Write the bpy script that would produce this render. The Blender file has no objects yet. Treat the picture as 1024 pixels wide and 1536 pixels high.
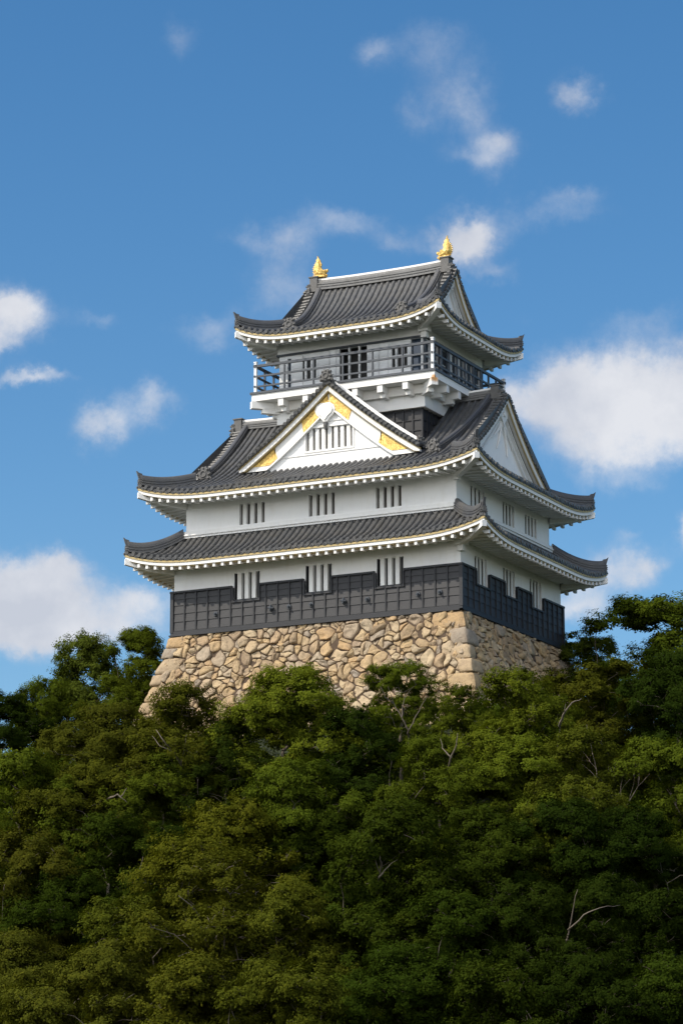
import bpy, math, random
import numpy as np
from mathutils import Vector, Matrix
R = math.radians
rnd = random.Random(7)
sc = bpy.context.scene
COL = sc.collection

# ------------------------------------------------------------ camera, sky, sun, exposure
CAM = Vector((64.216, -130.311, -26.059))
FW = Vector((-0.43988, 0.870383, 0.221223)); RT = Vector((0.892329, 0.451383, -0.0016215)); UP = Vector((0.101268, -0.196691, 0.975222))
FPX = 4302.564
cam_d = bpy.data.cameras.new('camera'); cam = bpy.data.objects.new('camera', cam_d); COL.objects.link(cam)
cam_d.sensor_fit = 'HORIZONTAL'; cam_d.sensor_width = 36.0; cam_d.lens = 36.0 * FPX / 1024.0
cam_d.clip_start = 1.0; cam_d.clip_end = 20000.0
m = Matrix(((RT.x, UP.x, -FW.x), (RT.y, UP.y, -FW.y), (RT.z, UP.z, -FW.z))).to_4x4(); m.translation = CAM
cam.matrix_world = m
sc.camera = cam

SUN_EL, SUN_AZ = 44.0, 37.0            # azimuth measured from the front wall's normal towards the left
sdir = Vector((-math.sin(R(SUN_AZ)) * math.cos(R(SUN_EL)), -math.cos(R(SUN_AZ)) * math.cos(R(SUN_EL)), math.sin(R(SUN_EL))))
sun_d = bpy.data.lights.new('sun', 'SUN'); sun_d.energy = 3.5; sun_d.angle = R(0.6); sun_d.color = (1.0, 0.91, 0.78)
sun = bpy.data.objects.new('sun', sun_d); COL.objects.link(sun)
sun.rotation_euler = sdir.to_track_quat('Z', 'Y').to_euler(); sun.location = (-60, -80, 90)

sc.view_settings.view_transform = 'Standard'; sc.view_settings.look = 'None'
sc.view_settings.exposure = 0.12; sc.view_settings.gamma = 1.0
sc.cycles.max_bounces = 6; sc.cycles.diffuse_bounces = 3; sc.cycles.glossy_bounces = 2
sc.cycles.transmission_bounces = 3; sc.cycles.transparent_max_bounces = 4

def ray(px, py):
    return FW + RT * ((px - 512) / FPX) - UP * ((py - 768) / FPX)

def azel(px, py):
    d = ray(px, py).normalized()
    return math.atan2(d.x, d.y), math.asin(d.z)

class NT:
    """tiny node-tree helper"""
    def __init__(s, tree): s.t = tree; s.n = tree.nodes; s.l = tree.links
    def new(s, typ, **kw):
        n = s.n.new(typ)
        for k, v in kw.items(): setattr(n, k, v)
        return n
    def put(s, sock, v):
        if isinstance(v, bpy.types.NodeSocket): s.l.new(v, sock)
        elif v is not None: sock.default_value = v
    def math(s, op, a, b=None, c=None, clamp=False):
        n = s.new('ShaderNodeMath', operation=op, use_clamp=clamp)
        s.put(n.inputs[0], a)
        if b is not None: s.put(n.inputs[1], b)
        if c is not None: s.put(n.inputs[2], c)
        return n.outputs[0]
    def mix(s, f, a, b, bt='MIX'):
        n = s.new('ShaderNodeMix', data_type='RGBA', blend_type=bt)
        s.put(n.inputs[0], f)
        for i, v in ((6, a), (7, b)):
            if not isinstance(v, bpy.types.NodeSocket): v = (*v[:3], 1)
            s.put(n.inputs[i], v)
        return n.outputs[2]
    def noise(s, vec, scale, detail=4, rough=.55, dist=0, dims='3D'):
        n = s.new('ShaderNodeTexNoise', noise_dimensions=dims)
        if vec is not None: s.l.new(vec, n.inputs['Vector'])
        n.inputs['Scale'].default_value = scale; n.inputs['Detail'].default_value = detail
        n.inputs['Roughness'].default_value = rough; n.inputs['Distortion'].default_value = dist
        return n.outputs[0]
    def ramp(s, f, stops):
        n = s.new('ShaderNodeValToRGB'); s.put(n.inputs[0], f)
        e = n.color_ramp.elements
        while len(e) < len(stops): e.new(.5)
        for q, (p, c) in zip(e, stops):
            q.position = p; q.color = (*c[:3], 1) if hasattr(c, '__len__') else (c, c, c, 1)
        return n.outputs[0]

def make_world():
    w = bpy.data.worlds.new('World'); sc.world = w; w.use_nodes = True
    t = NT(w.node_tree); t.n.clear()
    sky = t.new('ShaderNodeTexSky', sky_type='NISHITA', sun_disc=False)
    sky.sun_elevation = R(SUN_EL); sky.sun_rotation = math.atan2(sdir.x, sdir.y)
    sky.altitude = 300; sky.air_density = 1.0; sky.dust_density = 0.5; sky.ozone_density = 1.6
    tc = t.new('ShaderNodeTexCoord'); sp = t.new('ShaderNodeSeparateXYZ'); t.l.new(tc.outputs['Generated'], sp.inputs[0])
    az = t.math('ARCTAN2', sp.outputs[0], sp.outputs[1]); el = t.math('ARCSINE', sp.outputs[2])
    # wobble the sky angles so cloud outlines break up
    d = tc.outputs['Generated']
    wob = 0.032
    az = t.math('ADD', az, t.math('MULTIPLY', t.math('SUBTRACT', t.noise(d, 26, 8, .62), .5), wob))
    mp = t.new('ShaderNodeMapping'); t.l.new(d, mp.inputs[0]); mp.inputs['Location'].default_value = (5, 3, 1)
    el = t.math('ADD', el, t.math('MULTIPLY', t.math('SUBTRACT', t.noise(mp.outputs[0], 26, 8, .62), .5), wob))
    blobs = [  # photo-free sky angles come from these picture directions: x, y, half width, half height, density
        (70, 905, 76, 56, 1.0), (0, 905, 60, 56, 1.0), (30, 958, 130, 38, .85), (92, 858, 38, 38, 1.0), (22, 872, 36, 34, .8), (205, 905, 52, 34, .7),
        (150, 945, 90, 30, .6), (18, 472, 66, 42, .85), (0, 515, 42, 22, .5), (60, 571, 52, 13, .42), (145, 637, 46, 34, .6), (218, 610, 42, 30, .42),
        (262, 60, 46, 38, .34), (690, 152, 64, 56, .42), (752, 207, 42, 30, .5), (600, 90, 80, 60, .16), (874, 136, 42, 30, .55), (560, 72, 28, 22, .25), (742, 262, 34, 22, .22),
        (515, 332, 84, 26, .38), (400, 362, 64, 26, .38), (590, 358, 36, 18, .34), (325, 500, 66, 28, .38), (405, 440, 50, 50, .32),
        (690, 350, 50, 38, 1.0), (735, 402, 56, 15, .34), (862, 290, 60, 20, .36), (790, 326, 62, 26, .27),
        (900, 622, 120, 76, .88), (985, 572, 90, 62, .88), (862, 582, 56, 46, .8), (795, 605, 70, 30, .62), (905, 680, 80, 20, .34), (1000, 632, 50, 46, .6),
        (1018, 792, 26, 36, .62), (900, 856, 68, 40, .62), (958, 850, 32, 30, .55), (870, 905, 66, 26, .5), (932, 800, 24, 14, .32), (800, 470, 26, 14, .16), (160, 480, 40, 18, .3), (660, 60, 70, 40, .24), (620, 180, 30, 40, .26), (450, 420, 46, 60, .28), (880, 320, 70, 20, .22), (40, 570, 60, 18, .34), (250, 600, 50, 24, .26), (720, 240, 60, 20, .28), (960, 480, 60, 26, .24), (930, 720, 70, 20, .24)]
    # clouds outside the picture so that other views have a sky too
    r2 = random.Random(5)
    extra = []
    for i in range(8):
        a = R(r2.uniform(-20, 12)) if i % 2 else R(r2.uniform(-60, -38)); e_ = R(r2.uniform(4, 30))
        extra.append((a, e_, r2.uniform(.015, .05), r2.uniform(.008, .02), r2.uniform(.4, .9)))
    allb = []
    for (px, py, rx, ry, den) in blobs:
        a, e_ = azel(px, py); allb.append((a, e_, rx / FPX, ry / FPX, den))
    allb += extra
    tot = None
    for (a, e_, rx, ry, den) in allb:
        dx = t.math('MULTIPLY', t.math('SUBTRACT', az, a), 1 / rx); dy = t.math('MULTIPLY', t.math('SUBTRACT', el, e_), 1 / ry)
        r = t.math('ADD', t.math('MULTIPLY', dx, dx), t.math('MULTIPLY', dy, dy))
        v = t.math('MULTIPLY', t.math('POWER', 2.718, t.math('MULTIPLY', r, -.92)), den)
        # smooth union: 1-(1-a)(1-b)
        tot = v if tot is None else t.math('SUBTRACT', t.math('ADD', tot, v), t.math('MULTIPLY', tot, v))
    n1 = t.noise(d, 55, 12, .66)
    det = t.math('MULTIPLY', t.math('SUBTRACT', n1, .5), 1.9)
    cov = t.math('ADD', tot, t.math('MULTIPLY', det, t.math('ADD', .25, t.math('MULTIPLY', tot, .35))))
    mr = t.new('ShaderNodeMapRange', interpolation_type='SMOOTHSTEP'); t.put(mr.inputs[0], cov)
    mr.inputs[1].default_value = .10; mr.inputs[2].default_value = .84; mr.inputs[3].default_value = 0; mr.inputs[4].default_value = .93
    hue = t.new('ShaderNodeHueSaturation'); t.l.new(sky.outputs[0], hue.inputs['Color']); hue.inputs['Saturation'].default_value = 1.32; hue.inputs['Hue'].default_value = .497
    skyc = t.mix(1.0, hue.outputs[0], (.97, .98, 1.0), 'MULTIPLY')
    lump = t.ramp(t.noise(mp.outputs[0], 30, 6, .55), [(.32, (4.4, 4.6, 5.15)), (.62, (6.0, 6.05, 6.3))])
    thin = t.math('ADD', t.math('MULTIPLY', tot, 1.45), .12, clamp=True)
    col = t.mix(t.math('MULTIPLY', mr.outputs[0], thin), skyc, lump)
    # unseen bright cloud added behind and beside the viewpoint to fill the shaded walls
    dp = t.new('ShaderNodeVectorMath', operation='DOT_PRODUCT'); t.l.new(d, dp.inputs[0]); dp.inputs[1].default_value = (-.50, -.866, 0)
    away = t.math('MULTIPLY', t.math('ADD', dp.outputs['Value'], .20), 2.2, clamp=True)
    brk = t.math('MULTIPLY', t.math('SUBTRACT', t.noise(d, 3.2, 9, .6), .40), 7.0, clamp=True)
    col = t.mix(t.math('MULTIPLY', away, brk), col, (18, 17.9, 17.7))
    bg = t.new('ShaderNodeBackground'); t.l.new(col, bg.inputs[0]); bg.inputs[1].default_value = 0.125
    out = t.new('ShaderNodeOutputWorld'); t.l.new(bg.outputs[0], out.inputs[0])
make_world()

# ------------------------------------------------------------ helpers
class MB:
    """collects faces, builds ONE mesh object"""
    def __init__(s): s.v = []; s.f = []; s.m = []
    def face(s, pts, mi=0):
        i = len(s.v); s.v += [tuple(p) for p in pts]; s.f.append(tuple(range(i, i + len(pts)))); s.m.append(mi)
    def grid(s, rows, mi=0, closed=False, flip=False):
        """rows: list of equally long point lists; degenerate quads are skipped"""
        base = len(s.v); n = len(rows[0])
        for r in rows: s.v += [tuple(p) for p in r]
        for j in range(len(rows) - 1):
            for i in range(n if closed else n - 1):
                a = base + j * n + i; b = base + j * n + (i + 1) % n; c = b + n; d = a + n
                q = [a, b, c, d]
                P = [s.v[k] for k in q]
                if max(abs(P[0][k] - P[3][k]) + abs(P[1][k] - P[2][k]) for k in range(3)) < 1e-6: continue
                s.f.append(tuple(q[::-1] if flip else q)); s.m.append(mi)
    def obox(s, o, ax, ay, az, mi=0):
        o = Vector(o); ax = Vector(ax); ay = Vector(ay); az = Vector(az)
        P = [o, o + ax, o + ax + ay, o + ay]; Q = [p + az for p in P]
        b = len(s.v); s.v += [tuple(p) for p in P + Q]
        s.f += [(b + 3, b + 2, b + 1, b), (b + 4, b + 5, b + 6, b + 7)] + [(b + i, b + (i + 1) % 4, b + 4 + (i + 1) % 4, b + 4 + i) for i in range(4)]
        s.m += [mi] * 6
    def box(s, x0, x1, y0, y1, z0, z1, mi=0):
        s.obox((x0, y0, z0), (x1 - x0, 0, 0), (0, y1 - y0, 0), (0, 0, z1 - z0), mi)
    def tube(s, pts, rad, n=8, mi=0, caps=True):
        pts = [Vector(p) for p in pts]
        if not hasattr(rad, '__len__'): rad = [rad] * len(pts)
        rows = []; ref = None
        for i, p in enumerate(pts):
            t = (pts[min(i + 1, len(pts) - 1)] - pts[max(i - 1, 0)]).normalized()
            if ref is None: ref = t.orthogonal().normalized()
            ref = (ref - t * ref.dot(t)).normalized(); b = t.cross(ref)
            rows.append([p + (ref * math.cos(6.28318 * k / n) + b * math.sin(6.28318 * k / n)) * rad[i] for k in range(n)])
        s.grid(rows, mi, closed=True)
        if caps: s.face(rows[0][::-1], mi); s.face(rows[-1], mi)
    def sweep(s, pts, sec, mi=0, scale=None, side=None):
        """section = list of (side, height) swept along pts, up stays z"""
        pts = [Vector(p) for p in pts]; rows = []
        for i, p in enumerate(pts):
            t = (pts[min(i + 1, len(pts) - 1)] - pts[max(i - 1, 0)]); th = Vector((t.x, t.y, 0)).normalized()
            sd = side or Vector((th.y, -th.x, 0)); k = scale[i] if scale else 1.0
            rows.append([p + sd * (a * k) + Vector((0, 0, h * k)) for a, h in sec])
        s.grid(rows, mi); s.face(rows[0][::-1], mi); s.face(rows[-1], mi)
    def poly(s, pts2, fr, d0, d1, mi=0):
        """extruded polygon: fr(a, b, depth) -> point"""
        n = len(pts2); A = [fr(a, b, d0) for a, b in pts2]; B = [fr(a, b, d1) for a, b in pts2]
        s.face(B, mi); s.face(A[::-1], mi)
        for i in range(n): s.face([A[i], A[(i + 1) % n], B[(i + 1) % n], B[i]], mi)
    def build(s, name, mat, parent=None, smooth=False, fix=True, kind=None):
        me = bpy.data.meshes.new(name); me.from_pydata(s.v, [], s.f)
        mats = mat if isinstance(mat, (list, tuple)) else [mat]
        for q in mats: me.materials.append(q)
        if len(mats) > 1: me.polygons.foreach_set('material_index', s.m)
        if fix:
            import bmesh
            bm = bmesh.new(); bm.from_mesh(me); bmesh.ops.remove_doubles(bm, verts=bm.verts, dist=1e-5)
            bmesh.ops.recalc_face_normals(bm, faces=bm.faces); bm.to_mesh(me); bm.free()
        if smooth: me.polygons.foreach_set('use_smooth', [True] * len(me.polygons))
        me.update()
        o = bpy.data.objects.new(name, me); COL.objects.link(o)
        if parent: o.parent = parent
        if kind: o['kind'] = kind
        return o

def tag(o, label, cat, group=None):
    o['label'] = label; o['category'] = cat
    if group: o['group'] = group
    return o
def empty(name, loc=(0, 0, 0)):
    o = bpy.data.objects.new(name, None); o.location = loc; COL.objects.link(o); return o

# ------------------------------------------------------------ materials
def mat(name, rough=.6, metal=0.0):
    m_ = bpy.data.materials.new(name); m_.use_nodes = True
    t = NT(m_.node_tree); b = t.n['Principled BSDF']
    b.inputs['Roughness'].default_value = rough; b.inputs['Metallic'].default_value = metal
    return m_, t, b
def coords(t, scale=(1, 1, 1)):
    g = t.new('ShaderNodeNewGeometry'); mp = t.new('ShaderNodeMapping'); t.l.new(g.outputs['Position'], mp.inputs[0])
    mp.inputs['Scale'].default_value = scale
    return mp.outputs[0]
def bump(t, b, h, strength=.3, dist=.02):
    n = t.new('ShaderNodeBump'); n.inputs['Strength'].default_value = strength; n.inputs['Distance'].default_value = dist
    t.put(n.inputs['Height'], h); t.l.new(n.outputs[0], b.inputs['Normal'])

def m_plaster(name, base, dirt=.35):
    m_, t, b = mat(name, .75)
    p = coords(t); ps = coords(t, (1, 1, .25))
    n = t.noise(p, .7, 6, .65); st = t.noise(ps, 3.2, 7, .7)
    c = t.mix(t.ramp(n, [(.35, 0.0), (.75, 1.0)]), base, tuple(x * y for x, y in zip(base, (.93, .935, .95))))
    c = t.mix(t.math('MULTIPLY', t.ramp(st, [(.52, 0.0), (.82, 1.0)]), dirt), c, tuple(x * y for x, y in zip(base, (.68, .63, .54))))
    pf = coords(t, (2.2, 2.2, .12)); fs = t.noise(pf, 5.5, 5, .75)
    c = t.mix(t.math('MULTIPLY', t.ramp(fs, [(.54, 0.0), (.74, 1.0)]), dirt * .55), c, tuple(x * y for x, y in zip(base, (.74, .72, .68))))
    t.l.new(c, b.inputs['Base Color']); bump(t, b, t.noise(p, 6, 5), .18, .03)
    return m_
M = {}
M['plaster'] = m_plaster('white_plaster', (.90, .892, .875))
M['trim'] = m_plaster('white_trim', (.82, .81, .785), .45)
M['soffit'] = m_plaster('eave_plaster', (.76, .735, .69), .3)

def m_stained():       # fascia with rust near the front right deck corner
    m_, t, b = mat('stained_trim', .7)
    g = t.new('ShaderNodeNewGeometry'); p = g.outputs['Position']
    v = t.new('ShaderNodeVectorMath', operation='DISTANCE'); t.l.new(p, v.inputs[0]); v.inputs[1].default_value = (5.80, -4.34, 12.32)
    n = t.noise(p, 5, 6, .7)
    f = t.math('SUBTRACT', t.math('ADD', t.math('MULTIPLY', v.outputs['Value'], -2.2), 1.05), t.math('MULTIPLY', n, .9))
    f = t.math('MULTIPLY', f, 3.0, clamp=True)
    c = t.mix(f, (.80, .79, .765), (.50, .26, .09))
    c = t.mix(t.math('MULTIPLY', t.ramp(t.noise(coords(t, (1, 1, .3)), 3, 6, .7), [(.55, 0.0), (.8, 1.0)]), .4), c, (.5, .46, .38))
    t.l.new(c, b.inputs['Base Color']); return m_
M['stained'] = m_stained()

def m_tile(name, base, var=.5, rough=.42):
    m_, t, b = mat(name, rough)
    p = coords(t); g = t.new('ShaderNodeNewGeometry')
    n = t.noise(p, 2.2, 8, .7); n2 = t.noise(p, 14, 4, .6)
    c = t.mix(t.ramp(n, [(.3, 0.0), (.7, 1.0)]), base, tuple(x * (1 + var) + .004 for x in base))
    c = t.mix(t.math('MULTIPLY', t.ramp(n2, [(.5, 0.0), (.75, 1.0)]), .5), c, (.12, .117, .112))
    patch = t.noise(p, .9, 5, .7)
    c = t.mix(t.math('MULTIPLY', t.ramp(patch, [(.45, 0.0), (.68, 1.0)]), .55), c, (.095, .088, .076))
    t.l.new(c, b.inputs['Base Color']); bump(t, b, n2, .35, .02)
    t.put(b.inputs['Roughness'], t.ramp(n2, [(.3, rough - .08), (.7, rough + .2)]))
    return m_
M['tile'] = m_tile('grey_roof_tile', (.036, .037, .039), 1.2)
M['ridge'] = m_tile('ridge_tile', (.045, .047, .053), .5)
M['ridge_light'] = m_tile('weathered_ridge_tile', (.14, .14, .14), .4, .6)
M['orn'] = m_tile('ornament_tile', (.08, .079, .078), .6, .55)

def m_simple(name, base, var=.2, rough=.6, scale=6, metal=0, bmp=.15):
    m_, t, b = mat(name, rough, metal)
    n = t.noise(coords(t), scale, 6, .65)
    c = t.mix(n, tuple(x * (1 - var) for x in base), tuple(x * (1 + var) for x in base))
    t.l.new(c, b.inputs['Base Color'])
    if bmp: bump(t, b, n, bmp, .02)
    return m_
def m_wood(name, base, rough=.6):
    m_, t, b = mat(name, rough)
    g = t.noise(coords(t, (1, 1, 14)), 2.0, 6, .65); bl = t.noise(coords(t), 1.1, 4, .6)
    c = t.mix(g, tuple(x * .72 for x in base), tuple(x * 1.3 for x in base))
    c = t.mix(t.math('MULTIPLY', t.ramp(bl, [(.45, 0.0), (.75, 1.0)]), .35), c, tuple(x * 1.55 for x in base))
    t.l.new(c, b.inputs['Base Color']); bump(t, b, g, .3, .012); return m_
M['board'] = m_wood('charcoal_board', (.027, .027, .030))
M['batten'] = m_wood('charcoal_batten', (.017, .018, .022))
M['rail'] = m_simple('dark_rail', (.055, .064, .078), .3)
M['shutter'] = m_wood('pale_grey_shutter', (.74, .75, .76))
M['ochre'] = m_simple('ochre_strip', (.43, .33, .15), .3)
M['dark'] = m_simple('dark_opening', (.018, .018, .018), .5)
M['brownpane'] = m_simple('window_depth', (.075, .065, .052), .5, .5, 3)
def m_glass():
    m_, t, b = mat('window_glass', .08)
    b.inputs['Base Color'].default_value = (.03, .045, .07, 1); b.inputs['Specular IOR Level'].default_value = .8
    return m_
M['glass'] = m_glass()
def m_gold(name, scale):
    m_, t, b = mat(name, .42, .3)
    p = coords(t); n = t.noise(p, scale, 4, .7, .6)
    c = t.mix(t.ramp(n, [(.34, 0.0), (.62, 1.0)]), (.46, .27, .06), (.93, .66, .20))
    t.l.new(c, b.inputs['Base Color']); bump(t, b, n, .9, .05)
    t.put(b.inputs['Roughness'], t.ramp(n, [(.3, .6), (.7, .33)])); return m_
M['gold'] = m_gold('gold_leaf', 9); M['goldfish'] = m_gold('gold_ornament', 7)

def m_stone():
    m_, t, b = mat('foundation_stone', .88)
    g = t.new('ShaderNodeNewGeometry'); r = g.outputs['Random Per Island']
    base = t.ramp(r, [(0, (.27, .195, .12)), (.14, (.46, .325, .165)), (.30, (.36, .285, .20)), (.46, (.49, .365, .205)), (.6, (.42, .275, .135)), (.70, (.29, .245, .195)), (.84, (.48, .375, .235)), (1, (.38, .27, .16))])
    p = coords(t); n = t.noise(p, 3.5, 9, .7); n2 = t.noise(p, 16, 6, .7); n3 = t.noise(p, .6, 4, .6)
    c = t.mix(t.ramp(n, [(.3, 1.0), (.52, 0.0)]), base, t.mix(.65, base, (.19, .13, .085)))
    c = t.mix(t.math('MULTIPLY', t.ramp(n2, [(.5, 0.0), (.75, 1.0)]), .30), c, (.58, .50, .38))
    c = t.mix(t.math('MULTIPLY', t.ramp(n3, [(.48, 0.0), (.7, 1.0)]), .45), c, (.27, .20, .14))
    t.l.new(c, b.inputs['Base Color'])
    bump(t, b, t.math('ADD', n, t.math('MULTIPLY', n2, .5)), .8, .09); return m_
M['stone'] = m_stone()
M['mortar'] = m_simple('packed_earth_joint', (.075, .05, .032), .4, .95, 5)

def m_leaf():
    m_, t, b = mat('leaf', .55)
    g = t.new('ShaderNodeNewGeometry'); oi = t.new('ShaderNodeObjectInfo')
    r = g.outputs['Random Per Island']
    v = t.ramp(r, [(0, (.78, .80, .75)), (.5, (1, 1, 1)), (.88, (1.15, 1.1, .95)), (1, (1.45, 1.3, 1.0))])
    c = t.mix(1.0, oi.outputs['Color'], v, 'MULTIPLY')
    t.l.new(c, b.inputs['Base Color']); b.inputs['Specular IOR Level'].default_value = 0.0
    tr = t.new('ShaderNodeBsdfTranslucent'); t.l.new(t.mix(1.0, c, (1.2, 1.25, .5), 'MULTIPLY'), tr.inputs[0])
    mx = t.new('ShaderNodeMixShader'); mx.inputs[0].default_value = .22
    t.l.new(b.outputs[0], mx.inputs[1]); t.l.new(tr.outputs[0], mx.inputs[2])
    t.l.new(mx.outputs[0], t.n['Material Output'].inputs[0]); return m_
M['leaf'] = m_leaf()
M['bark'] = m_simple('pale_bark', (.13, .105, .078), .45, .85, 8, 0, .4)
M['deadbark'] = m_simple('bleached_bark', (.26, .21, .165), .35, .85, 8, 0, .4)
def m_ground():
    m_, t, b = mat('forest_floor', .95)
    n = t.noise(coords(t), .6, 8, .65)
    t.l.new(t.ramp(n, [(.3, (.012, .018, .005)), (.55, (.018, .026, .007)), (.75, (.035, .030, .014))]), b.inputs['Base Color'])
    bump(t, b, n, .6, .3); return m_
M['ground'] = m_ground()

# ------------------------------------------------------------ terrain
def terrain(x, y):
    dx = np.maximum(np.abs(x) - 11.5, 0); dy = np.maximum(np.abs(y) - 9.6, 0)
    s = np.hypot(dx, dy)
    k = .97 + .06 * np.sin(x * .13 + 1) + .05 * np.cos(y * .11)
    z = -6.0 - k * s + .5 * np.sin(x * .31) * np.cos(y * .27) * np.minimum(s / 5, 1)
    z = -28.0 + np.logaddexp(0, (z + 28.0) / 1.5) * 1.5
    return z
g_n = 190
u = np.linspace(-1, 1, g_n); ax_ = np.sign(u) * (np.abs(u) * 75 + np.abs(u) ** 7 * 6000)
X, Y = np.meshgrid(ax_, ax_); Z = terrain(X, Y)
me = bpy.data.meshes.new('ground')
vv = np.stack([X, Y, Z], -1).reshape(-1, 3)
ff = [(j * g_n + i, j * g_n + i + 1, (j + 1) * g_n + i + 1, (j + 1) * g_n + i) for j in range(g_n - 1) for i in range(g_n - 1)]
me.from_pydata(vv.tolist(), [], ff); me.materials.append(M['ground'])
me.polygons.foreach_set('use_smooth', [True] * len(me.polygons))
gr = bpy.data.objects.new('ground', me); COL.objects.link(gr); gr['kind'] = 'structure'

# ------------------------------------------------------------ castle
W1, D1 = 8.0, 6.29
castle = tag(empty('castle_keep', (0, 0, 0)), 'white and black castle keep with curved grey tiled roofs standing on the stone foundation', 'castle')

# ---- walls with real openings
def wall(mb, fr, u0, u1, z0, z1, holes, depth=.28, mi=0):
    """fr(u, z, out) -> point; holes (ua, ub, za, zb)"""
    us = sorted({u0, u1, *[h[0] for h in holes], *[h[1] for h in holes]}); zs = sorted({z0, z1, *[h[2] for h in holes], *[h[3] for h in holes]})
    us = [q for q in us if u0 <= q <= u1]; zs = [q for q in zs if z0 <= q <= z1]
    for i in range(len(us) - 1):
        for j in range(len(zs) - 1):
            cu, cz = (us[i] + us[i + 1]) / 2, (zs[j] + zs[j + 1]) / 2
            if any(h[0] < cu < h[1] and h[2] < cz < h[3] for h in holes): continue
            mb.face([fr(us[i], zs[j], 0), fr(us[i + 1], zs[j], 0), fr(us[i + 1], zs[j + 1], 0), fr(us[i], zs[j + 1], 0)], mi)
    for (a, b_, c, d) in holes:
        c2, d2 = max(c, z0), min(d, z1)
        if c2 >= d2: continue
        Q = [(a, c2), (b_, c2), (b_, d2), (a, d2)]
        for k in range(4):
            if k == 0 and c < z0 or k == 2 and d > z1: continue
            p, q = Q[k], Q[(k + 1) % 4]
            mb.face([fr(*p, 0), fr(*q, 0), fr(*q, -depth), fr(*p, -depth)], mi)
def frames(ex, ey, cx=0, cy=0):
    return {'front': (lambda u_, z, o: Vector((cx + u_, cy - ey - o, z)), ex), 'right': (lambda u_, z, o: Vector((cx + ex + o, cy + u_, z)), ey),
            'back': (lambda u_, z, o: Vector((cx - u_, cy + ey + o, z)), ex), 'left': (lambda u_, z, o: Vector((cx - ex - o, cy - u_, z)), ey)}

def lattice_window(fr, uc, w, z0, z1, nslots, name='window', slot=.17, proud=-.01, dark_jamb=False, bar_mat='trim', pane='brownpane', bb=-.18):
    """recessed pane with upright bars between slots"""
    a, b_ = uc - w / 2, uc + w / 2
    mb = MB(); mb.face([fr(a, z0, -.24), fr(b_, z0, -.24), fr(b_, z1, -.24), fr(a, z1, -.24)])
    o = mb.build(name, M[pane], castle)
    nb = nslots - 1; bw = (w - nslots * slot) / nb
    for k in range(nb):
        u_ = a + slot + k * (bw + slot)
        q = MB(); q.obox(fr(u_, z0, bb), fr(u_ + bw, z0, bb) - fr(u_, z0, bb), fr(u_, z0, proud) - fr(u_, z0, bb), Vector((0, 0, z1 - z0)))
        q.build('window_bar', M[bar_mat], o)
    if dark_jamb:
        q = MB()
        for u_ in (a, b_ - .05):
            q.obox(fr(u_, z0, -.2), fr(u_ + .05, z0, 0) - fr(u_, z0, 0), fr(u_, z0, .03) - fr(u_, z0, -.2), Vector((0, 0, z1 - z0)))
        q.obox(fr(a - .04, z0 - .07, -.2), fr(b_ + .04, z0, 0) - fr(a - .04, z0, 0), fr(a, z0, .05) - fr(a, z0, -.2), Vector((0, 0, .065)))
        q.build('window_frame', M['batten'], o)
    return o

def storey(ex, ey, z0, z1, wins, name, cx=0, cy=0, mat_='plaster'):
    mb = MB(); F = frames(ex, ey, cx, cy)
    for sd, (fr, half) in F.items():
        wall(mb, fr, -half, half, z0, z1, [(uc - w / 2, uc + w / 2, a, b_) for uc, w, a, b_ in wins.get(sd, [])])
    return mb.build(name, M[mat_], castle)

front1 = [(-3.78, 1.42, 1.55, 2.90), (.27, 1.42, 1.55, 2.90), (4.21, 1.42, 1.52, 2.88)]
side1 = [(-3.9, 1.5, 1.60, 2.95), (-.45, 1.45, 1.65, 2.98), (2.95, 1.5, 1.62, 3.02)]
front2 = [(-3.77, 1.45, 5.50, 6.58), (.2, 1.45, 5.53, 6.64), (3.92, 1.40, 5.55, 6.62)]
side2 = [(-3.3, 1.7, 5.52, 6.62), (.53, 1.45, 5.45, 6.62), (3.4, 1.5, 5.38, 6.52)]
mir = lambda L: [(-a, b_, c, d) for a, b_, c, d in L]
storey(W1, D1, 0.0, 4.6, {'front': front1, 'right': side1, 'back': front1, 'left': mir(side1)}, 'lower_storey_wall')
storey(7.6, 5.84, 4.5, 7.35, {'front': front2, 'right': side2, 'back': front2, 'left': mir(side2)}, 'middle_storey_wall')
F1 = frames(W1, D1); F2 = frames(7.6, 5.84)
for L, L2 in ((front1, side1), (mir(front1), mir(side1))):
    pass
for sd, L in (('front', front1), ('right', side1), ('left', mir(side1)), ('back', front1)):
    for uc, w, a, b_ in L: lattice_window(F1[sd][0], uc, w, a, b_, 4, slot=.19 if sd in ('front', 'back') else .25, proud=.06 if sd in ('front', 'back') else -.01, bb=-.18 if sd in ('front', 'back') else -.05, dark_jamb=sd in ('front', 'back'), pane='dark' if sd == 'front' else 'brownpane')
for sd, L in (('front', front2), ('right', side2), ('left', mir(side2)), ('back', front2)):
    for uc, w, a, b_ in L: lattice_window(F2[sd][0], uc, w, a, b_, 4, slot=.19 if sd in ('front', 'back') else .24, bb=-.18 if sd in ('front', 'back') else -.05)

# plaster band and mouldings at the foot of the middle storey
mb = MB()
for (o_, z0, z1) in ((.20, 5.06, 5.36), (.27, 5.17, 5.23), (.12, 5.36, 5.43)):
    x, y = 7.6 + o_, 5.84 + o_
    mb.box(-x, x, -y, -5.84 + .002, z0, z1); mb.box(-x, x, 5.84 - .002, y, z0, z1)
    mb.box(7.6 - .002, x, -5.839, 5.839, z0 + .001, z1 - .001); mb.box(-x, -7.6 + .002, -5.839, 5.839, z0 + .001, z1 - .001)
mb.build('plaster_band', M['trim'], castle)

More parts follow.
